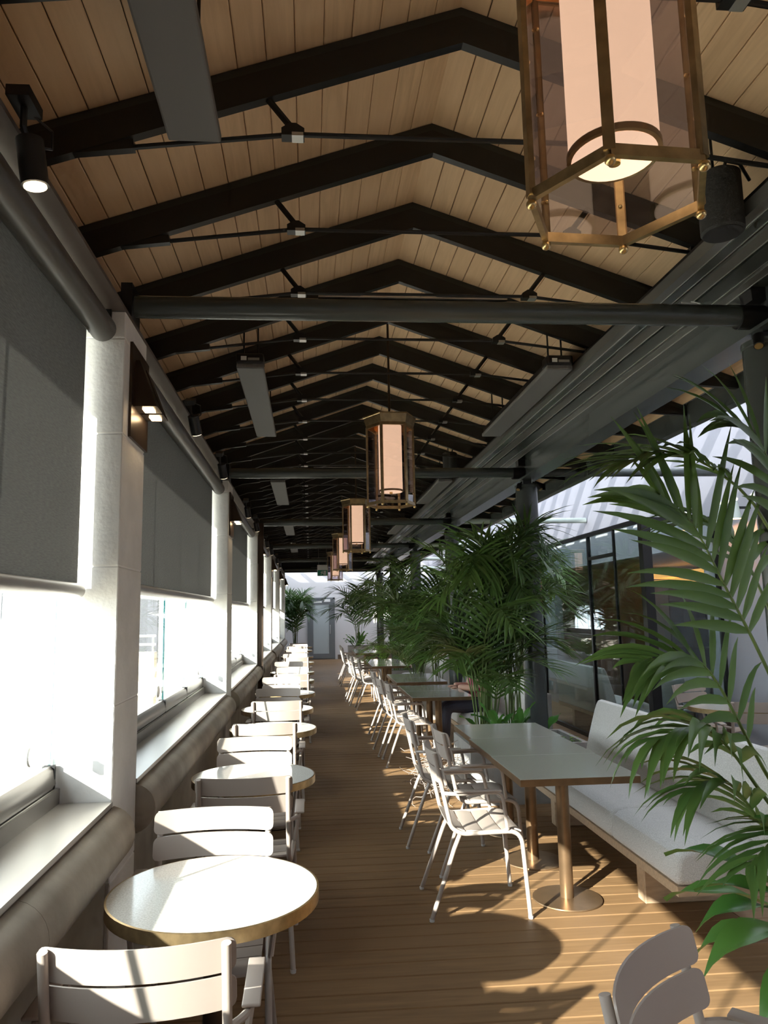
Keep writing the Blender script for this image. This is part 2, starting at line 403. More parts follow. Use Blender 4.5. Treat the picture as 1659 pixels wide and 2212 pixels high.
# ------------------------------------------------------------------ roof: boards under a slab
ceiling = MB()
ceiling.prism([(RX, RZ+0.026), (-1.92, roofz(-1.92)+0.026), (-1.92, roofz(-1.92)+0.17), (RX, RZ+0.17)], 'y', YB, END)
ceiling.prism([(RX, RZ+0.026), (2.90, roofz(2.90)+0.026), (2.90, roofz(2.90)+0.17), (RX, RZ+0.17)], 'y', YB, END)
ceiling = ceiling.build('ceiling', 'roof_slab', kind='structure')
cs = math.cos(math.atan(SL)); sn = math.sin(math.atan(SL)); BW = 0.113
def ceil_board(L):
    h = BW/2-0.0016; c = 0.003
    return MB().prism([(-h, 0.022), (h, 0.022), (h, c), (h-c, 0), (-h+c, 0), (-h, c)], 'y', -L/2, L/2).mesh('ceiling_board', 'ceiling_wood')
bmesh_len = {}
for side, xe in ((-1, -1.30), (1, 2.89)):
    n = int(abs(xe-RX)/cs/BW)
    for j in range(n):
        d = BW*(j+0.5)-0.005
        x = RX+side*d*cs; z = RZ-d*sn
        y = 0.6-random.choice((0, 0.677, 1.354, 2.03))
        while y < END:
            y1 = min(y+BAY, END); L = round(y1-y-0.003, 3)
            if y1 > 1.2:
                if L not in bmesh_len: bmesh_len[L] = ceil_board(L)
                o = link('ceiling_board', bmesh_len[L], ceiling, (x, (y+y1)/2, z+random.uniform(0, 0.002)))
                o.rotation_euler = (0, side*math.atan(SL), 0)
            y = y1
# ------------------------------------------------------------------ roof trusses
def rafter(t, xa, xb, cut=False):
    """steel rafter: deep web with a slimmer flange strip set back above it"""
    za, zb = roofz(xa), roofz(xb); sg = 1 if xb > xa else -1
    if cut:
        xm = xb-sg*0.30
        pts = [(xa, za-0.042), (xb, zb-0.042), (xb, zb-0.075), (xm, roofz(xm)-0.158), (xa, za-0.158)]
    else:
        pts = [(xa, za-0.042), (xb, zb-0.042), (xb, zb-0.158), (xa, za-0.158)]
    o = MB().prism(pts, 'y', -0.019, 0.019).build('rafter', 'truss_steel', t)
    MB().prism([(xa, za-0.001), (xb, zb-0.001), (xb, zb-0.042), (xa, za-0.042)], 'y', -0.010, 0.010).build('rafter_flange', 'flange_steel', o)
def truss_proto():
    t = thing('roof_truss', '', 'roof truss')
    rafter(t, RX, -1.12); rafter(t, RX, 2.85, True)
    JL, JR = (-0.05, 3.405), (1.245, 3.405)
    FL, FR = (-0.90, 3.30), (2.10, 3.30)
    for a, b in ((JL, JR), (JL, FL), (JR, FR)):
        MB().tube([(a[0], 0.0, a[1]), (b[0], 0.0, b[1])], 0.0095, 8).build('tie_rod', 'truss_steel', t, 40)
    for (jx, jz), s in ((JL, -1), (JR, 1)):
        mb = MB(); mb.prism([(jx-0.042, jz-0.016), (jx+0.042, jz-0.016), (jx+0.042, jz+0.012), (jx+0.012, jz+0.032), (jx-0.012, jz+0.032), (jx-0.042, jz+0.012)], 'y', -0.022, 0.022)
        c = mb.build('coupler', 'truss_steel', t)
        MB().box(jx-0.004, jx+0.038, -0.0225, 0.0225, jz-0.018, jz-0.004).build('coupler_plate', 'silver', c)
        xt = jx+s*0.09
        MB().tube([(jx, 0, jz+0.02), (xt, 0, roofz(xt)-0.155)], 0.013, 8).build('strut', 'truss_steel', t, 40)
    for (fx, fz), s in ((FL, -1), (FR, 1)):
        xa = fx-s*0.28; za = fz+0.034
        dv = Vector((s*0.28, 0, -0.034)); dv.normalize()
        MB().obox((fx-s*0.12, 0, fz+0.02), dv*0.16, (0, 0.016, 0), Vector((dv.z, 0, -dv.x))*0.018).build('rod_shoe', 'truss_steel', t)
    return t
tp = truss_proto(); k = 0
for n in range(-1, 32):
    y = 2.511+BAY/6*n
    if y > END-0.1: break
    lab = 'dark steel roof truss with tie rods, ' + ('cut by the top edge of the photo' if n == -1 else ('nearest whole one, under the near heater panel' if n == 0 else ORD[n]+' whole one counting from the camera'))
    if n == -1: tp.location = (0, y, 0); tag(tp, lab, 'roof truss', 'roof trusses')
    else: dup(tp, (0, y, 0), 0, lab, 'roof trusses')

# ------------------------------------------------------------------ window wall on the left
wall = MB()
wall.box(-1.25, -0.80, YB, END, -0.03, 0.905)                      # dwarf wall below the sill
wall.box(-1.40, -1.16, YB, END, 2.97, 3.42)                        # wall head below the roof
wl = wall.build('wall_left', 'apron_stone', kind='structure')
MB().box(-1.40, WX, YB, END, 2.962, 2.978).build('soffit', 'soffit_brown', wl)
def pillar_y(k): return 3.102+BAY*k, 3.514+BAY*k
for k in range(-1, 6):
    a, b = pillar_y(k); p = struct_empty('pillar', (0, 0, 0))
    zs = [-0.03, 0.62, 1.30, 1.86, 2.42, 2.84, 2.962]
    for i in range(6):
        bm = rbox(-1.24, WX, a, b, zs[i]+0.0015, zs[i+1]-0.0015, 0.004, 1)
        bm_obj('stone_block', bm, 'pillar_stone', p, False)
    MB().box(-1.23, WX-0.003, a+0.004, b-0.004, 0, 2.96).build('mortar_bed', 'mortar', p)
# half-round stone mouldings, sills, tracks, panes, blinds between the pillars
wname = ['behind the camera', 'nearest the camera', 'second', 'third', 'fourth', 'fifth', 'sixth']
for k in range(-1, 6):
    a = pillar_y(k-1)[1] if k > -1 else YB; b = pillar_y(k)[0]
    # moulding
    prof = [(WX-0.02+0.108*math.cos(t), 0.80+0.108*math.sin(t)) for t in [math.pi*(-0.5+j/14) for j in range(15)]]
    prof = [(WX-0.03, 0.692)]+prof+[(WX-0.03, 0.908)]
    e = 0.02
    ps = [y for y in (a+e-0.02, a+(b-a)*0.37, a+(b-a)*0.74, b+0.03)]
    for i in range(3):
        MB().prism(prof, 'y', ps[i]+0.001, ps[i+1]-0.001).build('stone_moulding', 'log_stone', wl, 35)
    win = struct_empty('window_%d' % (k+2))
    MB().box(-0.99, WX+0.004, a+0.002, b-0.002, 0.912, 0.930).build('sill', 'sill_metal', win)
    MB().box(-0.815, WX+0.002, a+0.002, b-0.002, 0.868, 0.912).build('sill_shadow_gap', 'bronze_dark', win)  # dark strip stands in for the shadow gap below the sill
    tr = MB()
    tr.box(-1.012, -0.985, a+0.002, b-0.002, 0.930, 0.988); tr.box(-1.075, -1.062, a+0.002, b-0.002, 0.930, 0.988); tr.box(-1.062, -1.012, a+0.002, b-0.002, 0.930, 0.955)
    tr = tr.build('track', 'frame_metal', win)
    MB().box(-1.000, -0.997, a+0.002, b-0.002, 0.988, 0.990).build('track_line', 'silver', tr)
    MB().box(-1.052, -1.046, a+0.002, b-0.002, 0.955, 0.991).build('track_fin', 'silver', tr)
    MB().box(-1.08, -0.99, a+0.002, b-0.002, 2.90, 2.96).build('head_track', 'frame_metal', win)
    npan = 4; wdt = (b-a-0.02)/npan
    for i in range(npan):
        p0 = a+0.01+wdt*i+0.003; p1 = a+0.01+wdt*(i+1)-0.003
        g = MB().box(-1.030, -1.020, p0+0.004, p1-0.004, 1.060, 2.90).build('pane', 'window_glass', win)
        for q in (p0, p1-0.004): MB().box(-1.030, -1.020, q, q+0.004, 1.060, 2.90).build('glass_edge', 'glass_edge', g)
        rl = MB().prism([(-1.046, 0.992), (-1.004, 0.992), (-0.998, 1.008), (-1.004, 1.062), (-1.016, 1.076), (-1.034, 1.076), (-1.046, 1.062)], 'y', p0, p1).build('bottom_rail', 'rail_metal', win, 35)
        MB().box(-1.048, -1.0, p1-0.014, p1+0.001, 0.990, 1.080).build('rail_end', 'black', rl)
        if i == npan-1 or i == 1:
            q = p1-0.16
            lk = MB().box(-1.016, -0.998, q-0.015, q+0.015, 1.14, 1.18).build('pane_lock', 'silver', win)
            MB().lathe([(0.036, -0.006), (0.038, 0), (0.036, 0.006)], 24).build('lock_disc', 'silver', lk).matrix_basis = Matrix.Translation((-1.006, q-0.10, 1.16)) @ Matrix.Rotation(R(90), 4, 'Y')
    # blind
    zb = 1.76 if k < 1 else 1.80
    lab = 'grey mesh roller blind half lowered ' + {-1: 'at the window beside the photographer', 0: 'at the nearest window, cut by the left edge', 1: 'in the second window, behind the nearest wall lamp', 2: 'in the third window from the camera',
           3: 'in the fourth window from the camera', 4: 'in the fifth window from the camera', 5: 'in the farthest window by the palms'}[k]
    bl = thing('roller_blind', lab, 'blind', (0, 0, 0), 0, 'roller blinds')
    fb = MB()
    f0, f1 = a+0.05, b-0.046
    fb.box(-0.9355, -0.9335, f0, f1, zb, 2.86); fb.build('fabric', 'blind_fabric', bl)
    rows = []
    MB().tube([(-0.934, f0-0.005, zb), (-0.934, f1+0.012, zb)], 0.030, 20).build('bottom_bar', 'bar_grey', bl, 40)
    MB().tube([(-0.874, f0-0.02, 2.874), (-0.874, f1+0.03, 2.874)], 0.056, 24).build('roller_tube', 'tube_grey', bl, 40)
    for q in (f0-0.03, f1+0.032):
        MB().box(-0.935, -0.84, q-0.006, q+0.006, 2.86, 2.962).build('bracket', 'black', bl)

# steel post standing in front of the third pillar
st = tag(MB().box(-0.775, -0.700, 11.30, 11.40, 0, 3.05).build('steel_post', 'bronze_dark'), 'slim dark brown steel post standing against the window wall', 'post')

# wall lamps on the pillars
def sconce():
    t = thing('wall_lamp', '', 'wall lamp')
    MB().box(0, 0.012, -0.165, 0.165, -0.215, 0.215).build('back_plate', 'bronze_dark', t)
    for q in (-0.07, 0.07):
        mb = MB()
        mb.add([(0.012, q-0.035, 0.15), (0.03, q-0.035, 0.15), (0.03, q+0.035, 0.15), (0.012, q+0.035, 0.15),
                (0.012, q-0.06, -0.07), (0.115, q-0.06, -0.07), (0.115, q+0.06, -0.07), (0.012, q+0.06, -0.07)],
               [(0, 1, 2, 3), (4, 7, 6, 5), (0, 4, 5, 1), (1, 5, 6, 2), (2, 6, 7, 3), (3, 7, 4, 0)])
        sh = mb.build('lamp_shade', 'bronze_dark', t)
        MB().box(0.045, 0.09, q-0.032, q+0.032, -0.076, -0.0705).build('light_panel', 'led_warm', sh)
    return t
s0 = sconce()
for k in range(0, 6):
    a, b = pillar_y(k); loc = (WX, (a+b)/2+0.05, 2.645)
    lab = ('bronze double wall lamp with lit undersides on the ' + ['nearest', 'second', 'third', 'fourth', 'fifth', 'sixth'][k] + ' stone pillar')
    if k == 0: s0.location = loc; tag(s0, lab, 'wall lamp', 'pillar wall lamps')
    else: dup(s0, loc, 0, lab, 'pillar wall lamps')
# spotlights along the soffit
def spot():
    t = thing('spotlight', '', 'spotlight')
    MB().box(-0.03, 0.03, -0.05, 0.05, 0.10, 0.13).build('mount', 'black', t)
    MB().tube([(0, 0, 0.10), (0, 0, 0.045), (0.01, 0.02, 0.0)], 0.009, 6).build('arm', 'black', t)
    d = Vector((0.12, 0.12, -1)).normalized()
    c = MB().tube([Vector((0.01, 0.02, 0.02)), Vector((0.01, 0.02, 0.02))+d*0.125], 0.036, 16).build('housing', 'black', t, 40)
    p = Vector((0.01, 0.02, 0.02))+d*0.126
    MB().tube([p, p+d*0.004], 0.030, 16).build('lens', 'led_spot', c)
    MB().tube([(0, 0.03, 0.11), (0.05, 0.07, 0.08), (0.055, 0.06, 0.02), (0.02, 0.02, 0.0)], 0.004, 5).build('cable', 'black', t)
    return t
s1 = spot()
for i, (y, zz) in enumerate(((2.0, 2.99), (4.70, 2.99), (6.25, 2.99), (8.85, 2.99), (10.35, 2.99), (12.9, 2.99), (14.5, 2.99), (17.0, 2.99), (18.6, 2.99))):
    lab = 'black spotlight on the window-wall soffit, ' + ('nearest one with bright lens at the left edge' if i == 0 else ORD[i]+' from the camera')
    if i == 0: s1.location = (-0.755, 1.87, 2.91); tag(s1, lab, 'spotlight', 'soffit spotlights')
    else: dup(s1, (-0.755, y, 2.91), 0, lab, 'soffit spotlights').rotation_euler = (R(26), 0, 0)

# ------------------------------------------------------------------ columns, girder, tie beams, eave
GX = 2.245
def column():
    t = thing('steel_column', '', 'column')
    MB().lathe([(0.111, 0), (0.111, 2.90)], 32).build('shaft', 'girder_steel', t, 40)
    MB().lathe([(0.111, 2.90), (0.116, 2.905), (0.116, 2.93), (0.05, 2.935)], 32).build('cap', 'girder_steel', t, 40)
    MB().box(-0.045, 0.045, -0.045, 0.045, 2.93, 2.973).build('neck_post', 'black', t)
    for x, y, s in ((-0.10, -0.09, -1), (0.09, -0.10, 1)):
        d = Vector((s*0.35, -0.5, -1)).normalized(); p = Vector((x, y, 2.93))
        sp = MB().tube([p, p+d*0.07], 0.024, 12).build('column_spot', 'black', t, 40)
        MB().tube([p+d*0.0705, p+d*0.073], 0.019, 12).build('lens', 'brass_bright', sp)
        MB().tube([p, (x*0.6, y*0.6, 2.96)], 0.008, 6).build('spot_arm', 'black', sp)
    return t
c0 = column()
cl = ['dark green-grey round steel column at the right edge behind the near palm', 'dark round steel column rising beside the sofa and long grey table', 'round steel column half hidden by the middle palms, third from the camera',
      'fourth round steel column among the far palms', 'fifth round steel column among the far palms', 'last round steel column by the end wall']
for k in range(6):
    loc = (GX, 3.304+BAY*k, 0)
    if k == 0: c0.location = loc; tag(c0, cl[k], 'column', 'steel columns')
    else: dup(c0, loc, 0, cl[k], 'steel columns')
gd = thing('eaves_girder', 'dark glossy steel girder with layered sliding tracks running along the right eave', 'girder')
MB().box(GX-0.012, GX+0.012, YB, END, 2.99, 3.20).build('web', 'girder_steel', gd)
MB().box(GX-0.088, GX+0.088, YB, END, 2.974, 2.992).build('bottom_flange', 'girder_steel', gd)
MB().box(GX-0.088, GX+0.088, YB, END, 3.20, 3.214).build('top_flange', 'girder_steel', gd)
for (x0, x1, z0, z1, mt) in ((1.766, 1.815, 3.21, 3.27, 'track_metal'), (1.822, 1.872, 3.205, 3.27, 'girder_steel'), (1.902, 1.968, 3.205, 3.27, 'track_metal'),
                             (1.992, 2.085, 3.205, 3.255, 'girder_steel'), (2.100, 2.150, 3.195, 3.230, 'track_metal')):
    tk = MB().box(x0, x1, YB, END, z0, z1).build('sliding_track', mt, gd)
    MB().box(x1, x1+0.005, YB, END, z0-0.002, z1-0.03).build('track_edge', 'silver', tk)
MB().box(1.766, 2.06, YB, END, 3.27, 3.285).build('track_plate', 'black', gd)
for k in range(6):
    for s_ in (-1, 1): MB().box(GX+s_*0.05-0.036, GX+s_*0.05+0.036, 3.304+BAY*k-0.05, 3.304+BAY*k+0.05, 3.13, 3.198).build('stiffener', 'black', gd)
# loose white cable hanging by the first tie beam
tag(MB().tube([(1.96, 3.45, 3.205), (1.99, 3.42, 3.18), (1.97, 3.36, 3.13), (1.90, 3.30, 3.125), (1.82, 3.29, 3.126)], 0.004, 6).build('loose_cable', 'sign_white', smooth=40),
    'thin white cable dangling from the sliding tracks onto the first tie beam', 'cable')
tbl = ['thick dark steel tube spanning the hall nearest the camera', 'second thick steel tube spanning the hall, at the middle column', 'third steel tube spanning the hall, with a pale end beyond the column',
       'fourth steel tube spanning the hall', 'fifth steel tube spanning the hall', 'last steel tube at the far end of the roof']
for k in range(6):
    y = 3.304+BAY*k
    t = thing('tie_beam', tbl[k], 'beam', (0, 0, 0), 0, 'tie beams')
    MB().tube([(-0.80, y, 3.068), (GX-0.10, y, 3.068)], 0.052, 24).build('tube', 'girder_steel', t, 40)
    MB().tube([(GX+0.10, y, 3.068), (WALLR-0.02, y, 3.068)], 0.044, 20).build('outrigger_tube', 'girder_steel' if k < 2 else 'pale_green', t, 40)
    for s_ in (-1, 1): MB().tube([(GX+s_*0.14, y, 3.060), (GX+s_*0.014, y, 3.060)], 0.060, 24).build('collar', 'black', t, 40)
    MB().box(0.05, 0.95, y-0.03, y+0.03, 3.119, 3.126).build('cable_tray', 'silver', t)
    MB().box(-0.84, -0.79, y-0.08, y+0.08, 2.978, 3.15).build('wall_plate', 'black', t)
# eave fascia sections, one between each pair of rafters
for i in range(36):
    y = 2.511+BAY/6*(i-4)
    if y > END-0.4: break
    o = MB().prism([(2.855, roofz(2.855)+0.02), (2.90, roofz(2.9)+0.03), (2.90, roofz(2.90)-0.150), (2.855, roofz(2.9)-0.135)], 'y', 0, BAY/6-0.006).build('eave_fascia', 'girder_steel', ceiling, loc=(0.004*(i % 2), y, 0))
sun_kerb = MB().box(2.86, 2.94, YB, 25.6, roofz(2.9)+0.03, 3.66).build('sunblock_trim_1', 'plaster', kind='structure')  # unseen upstand, added and sized to keep sun off the lower right wall
# roof-end fascia beam
MB().box(-1.3, 2.9, END-0.02, END+0.06, 2.98, 3.30).build('end_beam', 'truss_steel', ceiling)
MB().prism([(-1.3, 3.30), (2.9, 3.30), (2.9, roofz(2.9)+0.1), (RX, RZ+0.1), (-1.3, roofz(-1.3)+0.1)], 'y', END, END+0.04).build('gable_panel', 'truss_steel', ceiling)

# ------------------------------------------------------------------ outer walls, skylights
wr = MB()
wr.box(WALLR, WALLR+0.14, YB, 8.02, -0.03, 4.05)
wr.box(WALLR, WALLR+0.14, 8.02, 13.2, 2.35, 4.05)
wr.box(WALLR, WALLR+0.14, 13.2, YEND, -0.03, 4.05)
wr = wr.build('wall_right', 'plaster', kind='structure')
we = MB().box(-1.4, 4.6, YEND, YEND+0.15, -0.03, 4.75).build('wall_end', 'plaster_end', kind='structure')
MB().box(1.02, 4.44, YEND-0.02, YEND, 0, 0.16).build('baseboard_end', 'skirting', kind='structure')
MB().box(-1.4, 4.6, YB-0.15, YB, -0.03, 4.2).build('wall_back', 'plaster', kind='structure')
w_ = MB().box(-1.40, -1.25, END, 25.38, -0.03, 3.95); w_.box(-1.40, -1.25, 25.38, YEND, -0.03, 3.36); w_.build('wall_left_end', 'plaster', kind='structure')  # unseen wall, its stepped top shaped to limit sun on the end wall
MB().box(-4.4, 4.6, END+0.05, 25.38, 3.95, 4.05).build('sunblock_ceiling', 'plaster', kind='structure')  # unseen slab, added and widened to block sun from the lower end wall
sky = struct_empty('skylight')
for i in range(-7, 34):
    y = 2.511+BAY/6*(i+0.55)
    if y > 25.4: break
    if y < YB: continue
    a, b = Vector((2.92, y, 3.68)), Vector((4.52, y, 4.10)); d = (b-a)/2
    MB().obox((a+b)/2, d, (0, 0.075, 0), Vector((-d.z, 0, d.x)).normalized()*0.05).build('glazing_bar', 'plaster', sky)
for i in range(-4, 9):
    x = -1.2+i*0.72
    a, b = Vector((x, 25.3, 4.02)), Vector((x, 27.55, 4.62)); d = (b-a)/2
    MB().obox((a+b)/2, (0.06, 0, 0), d, Vector((0, -d.z, d.y)).normalized()*0.05).build('glazing_bar', 'plaster', sky)

for i in range(-6, 34):
    y = 2.511+BAY/6*(i+0.05)
    if y > 25.2: break
    a, b = Vector((2.92, y, 3.70)), Vector((4.52, y, 4.12)); d = (b-a)/2
    MB().obox((a+b)/2, d, (0, BAY/12-0.077, 0), Vector((-d.z, 0, d.x)).normalized()*0.006).build('frosted_pane', 'skylight_glass', sky)
for i in range(-4, 8):
    x = -0.84+i*0.72
    a, b = Vector((x, 25.3, 4.04)), Vector((x, 27.48, 4.63)); d = (b-a)/2
    MB().obox((a+b)/2, (0.298, 0, 0), d, Vector((0, -d.z, d.y)).normalized()*0.006).build('frosted_pane', 'skylight_glass', sky)

# restaurant room behind the opening
rr = struct_empty('wall_restaurant')
MB().box(7.5, 7.6, 7.0, 14.0, 0, 2.5).build('back_wall', 'restaurant_wall', rr)
MB().box(4.59, 7.6, 7.0, 7.1, 0, 2.5).build('side_wall', 'restaurant_wall', rr)
MB().box(4.59, 7.6, 13.9, 14.0, 0, 2.5).build('side_wall', 'restaurant_wall', rr)
MB().box(4.59, 7.6, 7.0, 14.0, 2.42, 2.5).build('room_ceiling', 'restaurant_wall', rr)
sh = thing('bar_shelf', 'dark back-bar shelving with a glowing copper canopy inside the restaurant', 'shelf', (6.6, 0, 0))
MB().box(0.25, 0.30, 10.0, 13.2, 0, 2.1).build('back_panel', 'shelf_dark', sh)
for z in (0.55, 0.95, 1.35, 1.75): MB().box(0.0, 0.25, 10.0, 13.2, z, z+0.03).build('shelf_board', 'shelf_dark', sh)
for y in (10.0, 10.8, 11.6, 12.4, 13.17): MB().box(0.0, 0.25, y, y+0.03, 0, 2.1).build('upright', 'shelf_dark', sh)
MB().box(-0.25, 0.30, 9.9, 13.3, 2.10, 2.16).build('copper_canopy', 'copper_glow', sh)
MB().box(-0.25, 0.30, 9.9, 13.3, 2.19, 2.28).build('copper_cornice', 'copper_glow', sh)

# glass vestibule with black frame
bt = thing('glass_vestibule', 'black-framed glass vestibule standing against the right wall', 'glass enclosure')
BX, BY0, BY1, BH = 3.63, 7.70, 11.32, 2.585
def fr(x0, x1, y0, y1, z0, z1, nm='frame_post'): return MB().box(x0, x1, y0, y1, z0, z1).build(nm, 'frame_black', bt)
fr(BX-0.05, BX+0.05, BY0-0.05, BY0+0.05, 0, BH)
fr(BX-0.02, BX+0.02, 9.30, 9.34, 0, BH); fr(BX-0.02, BX+0.02, BY1-0.02, BY1+0.02, 0, BH)
fr(WALLR-0.045, WALLR-0.005, BY0-0.02, BY0+0.02, 0, BH)
fr(BX-0.025, BX+0.025, BY0, BY1, BH, BH+0.05, 'frame_rail'); fr(BX-0.025, BX+0.025, BY0, BY1, 0, 0.05, 'frame_rail')
fr(BX, WALLR, BY0-0.02, BY0+0.02, BH, BH+0.05, 'frame_rail'); fr(BX, WALLR, BY0-0.02, BY0+0.02, 0, 0.05, 'frame_rail')
fr(BX-0.02, BX+0.02, 8.52, 9.32, 2.28, 2.32, 'frame_rail')
fr(BX-0.014, BX+0.014, 8.50, 8.53, 0.05, BH)
for (a, b) in ((BY0+0.05, 8.50), (8.53, 9.30), (9.34, BY1-0.02)):
    MB().box(BX-0.005, BX+0.005, a, b, 0.05, BH).build('glass_pane', 'booth_glass', bt)
MB().box(BX+0.05, WALLR-0.045, BY0-0.005, BY0+0.005, 0.05, BH).build('glass_pane', 'booth_glass', bt)
MB().box(BX, WALLR-0.002, BY1-0.005, BY1+0.005, 0.05, BH).build('glass_pane', 'booth_glass', bt)
# cone lamps on the right wall
def cone_lamp(loc, lab):
    t = thing('cone_wall_lamp', lab, 'wall lamp', loc, 0, 'cone lamps on the right wall')
    MB().lathe([(0.001, 0.18), (0.028, 0.18), (0.055, 0.0), (0.052, 0.0), (0.026, 0.17), (0.001, 0.17)], 20, (0, 0, 0), True).build('shade', 'pale_green', t, 50)
    MB().lathe([(0.001, 0.008), (0.045, 0.008)], 16).build('light_disc', 'led_warm', t)
    MB().box(0.0, 0.16, -0.012, 0.012, 0.10, 0.125).build('arm', 'black', t)
    return t
cone_lamp((4.29, 7.32, 2.53), 'left one of two cone lamps glowing on the right wall above the palm')
cone_lamp((4.29, 7.05, 2.53), 'right one of two cone lamps glowing on the right wall above the palm')

# end door
dr = struct_empty('door_1', (0.42, YEND, 0))
for x in (-0.505, 0.455): MB().box(x, x+0.05, -0.06, 0.0, 0, 2.25).build('door_frame', 'door_grey', dr)
MB().box(-0.505, 0.505, -0.06, 0.0, 2.19, 2.25).build('door_frame', 'door_grey', dr)
for (x0, x1, z0, z1) in ((-0.455, -0.29, 0.03, 2.19), (0.29, 0.455, 0.03, 2.19), (-0.29, 0.29, 0.03, 0.21), (-0.29, 0.29, 2.0, 2.19)):
    MB().box(x0, x1, -0.05, -0.01, z0, z1).build('door_stile', 'door_grey', dr)
MB().box(-0.29, 0.29, -0.035, -0.02, 0.21, 2.0).build('frosted_pane', 'frosted', dr)
MB().tube(bend([(0.33, -0.05, 0.92), (0.33, -0.11, 0.92), (0.33, -0.11, 1.24), (0.33, -0.05, 1.24)], 4, 0.03), 0.014, 8).build('handle', 'silver', dr, 40)
MB().box(-0.27, 0.03, -0.056, -0.05, 2.06, 2.12).build('notice_plate', 'sign_white', dr)
MB().box(0.11, 0.34, -0.075, -0.05, 2.09, 2.19).build('door_closer', 'sign_white', dr)
# exit sign hanging near the roof end
ex = thing('exit_sign', 'small green and white hanging exit sign with running figure near the end door', 'sign', (0.40, 22.6, 2.80))
MB().box(-0.16, 0.16, -0.012, 0.012, 0, 0.34).build('sign_plate', 'sign_white', ex)
MB().box(-0.145, 0.145, -0.0145, -0.012, 0.012, 0.18).build('green_field', 'sign_green', ex)
pic = MB(); pic.box(0.03, 0.11, -0.017, -0.0145, 0.03, 0.16)
pic.prism([(-0.06, 0.03), (-0.04, 0.03), (-0.005, 0.09), (0.02, 0.05), (0.03, 0.06), (0.0, 0.13), (-0.05, 0.13), (-0.07, 0.10), (-0.03, 0.10)], 'y', -0.017, -0.0145)
pic.box(-0.02, 0.01, -0.017, -0.0145, 0.138, 0.160); pic.build('pictogram', 'sign_white', ex)
for x in (-0.12, 0.12): MB().tube([(x, 0, 0.34), (x, 0, 1.06)], 0.004, 5).build('hanger', 'silver', ex)

# ------------------------------------------------------------------ outside the windows
MB().box(-30, -1.26, -14, 60, -0.35, -0.25).build('terrace', 'terrace_stone', kind='structure')
nb = thing('neighbouring_building', 'grey neighbouring building with a railing seen through the second window', 'building', (0, 0, 0))
MB().box(-8.5, -3.55, 18.0, 24.0, -0.25, 2.9).build('facade', 'facade_grey', nb)
MB().box(-3.55, -3.1, 17.9, 24.0, -0.25, 2.9).build('corner_pier', 'facade_beige', nb)
MB().box(-8.5, -3.1, 15.2, 15.5, -0.25, 0.95).build('parapet', 'facade_beige', nb)
for z in (1.10, 1.27): MB().tube([(-8.5, 15.35, z), (-3.1, 15.35, z)], 0.025, 8).build('rail', 'silver', nb)
for i in range(6): MB().tube([(-8.4+i*1.05, 15.35, 0.95), (-8.4+i*1.05, 15.35, 1.27)], 0.02, 6).build('rail_post', 'silver', nb)
for i in range(4):
    for j in range(1): MB().box(-8.2+i*1.2, -7.2+i*1.2, 17.96, 18.0, 0.6+j*2.1, 2.4+j*2.1).build('window_pane', 'shell_dark', nb)

# ------------------------------------------------------------------ ceiling fittings
def lantern():
    t = thing('lantern', '', 'lantern')
    r = 0.178; hx = [Vector((r*math.cos(R(60*i+3)), r*math.sin(R(60*i+3)), 0)) for i in range(6)]
    H1 = 0.585
    for i in range(6):
        a, b = hx[i], hx[(i+1) % 6]; d = (b-a); n = Vector((d.y, -d.x, 0)).normalized(); dd = d.normalized()
        ps = MB()
        rad = a.normalized(); tg = Vector((-rad.y, rad.x, 0))
        ps.obox(a+Vector((0, 0, H1/2)), rad*0.006, tg*0.0105, (0, 0, H1/2))
        p = ps.build('corner_post', 'brass', t)
        for z in (0.08, 0.29, 0.50): MB().ball(a-rad*0.008+Vector((0, 0, z)), 0.0045, 4).build('rivet', 'brass_bright', p)
        MB().obox((a+b)/2+Vector((0, 0, 0.0)), d/2, n*0.006, (0, 0, 0.011)).build('bottom_rail', 'brass', t)
        MB().obox((a+b)/2+Vector((0, 0, H1)), d/2, n*0.006, (0, 0, 0.011)).build('top_rail', 'brass', t)
        MB().ball(a+Vector((0, 0, -0.018)), 0.0105, 8).build('finial', 'brass_bright', t, 60)
        MB().obox((a+b)/2+Vector((0, 0, H1/2))-n*0.001, dd*(d.length/2-0.011), n*0.0015, (0, 0, H1/2-0.012)).build('glass_pane', 'lantern_glass', t)
    # flared crown
    mb = MB(); pr = [(0.178, 0.585), (0.185, 0.60), (0.200, 0.655), (0.204, 0.658), (0.204, 0.668), (0.03, 0.672)]
    rows = [[(q*math.cos(R(60*i+3)), q*math.sin(R(60*i+3)), z) for i in range(7)] for q, z in pr]
    mb.grid(rows); mb.build('crown', 'brass', t)
    MB().lathe([(0.088, 0.095), (0.088, 0.60)], 40, (0, 0, 0), True).build('diffuser', 'lamp_shade', t, 40)
    MB().lathe([(0.083, 0.0945), (0.092, 0.0945), (0.092, 0.108), (0.0885, 0.108)], 40, (0, 0, 0), True).build('diffuser_ring', 'brass', t, 40)
    MB().lathe([(0.001, 0.0935), (0.083, 0.0935), (0.083, 0.096)], 32).build('diffuser_base', 'lamp_bottom', t, 40)
    MB().lathe([(0.001, 0.076), (0.012, 0.079), (0.012, 0.0935)], 12).build('base_knob', 'brass_bright', t, 40)
    MB().tube([(0, 0, 0.67), (0, 0, 1.44)], 0.009, 8).build('hanging_rod', 'bronze_dark', t, 40)
    MB().box(-0.09, 0.09, -0.022, 0.022, 1.43, 1.455).build('ceiling_plate', 'silver', t)
    return t
l0 = lantern()
ll = ['large glowing hexagonal brass and glass lantern hanging nearest, cut by the top edge', 'hexagonal brass lantern hanging above the aisle, second from the camera', 'third hexagonal brass lantern along the aisle',
      'fourth hexagonal brass lantern, partly behind the third', 'fifth and farthest hexagonal brass lantern before the end wall']
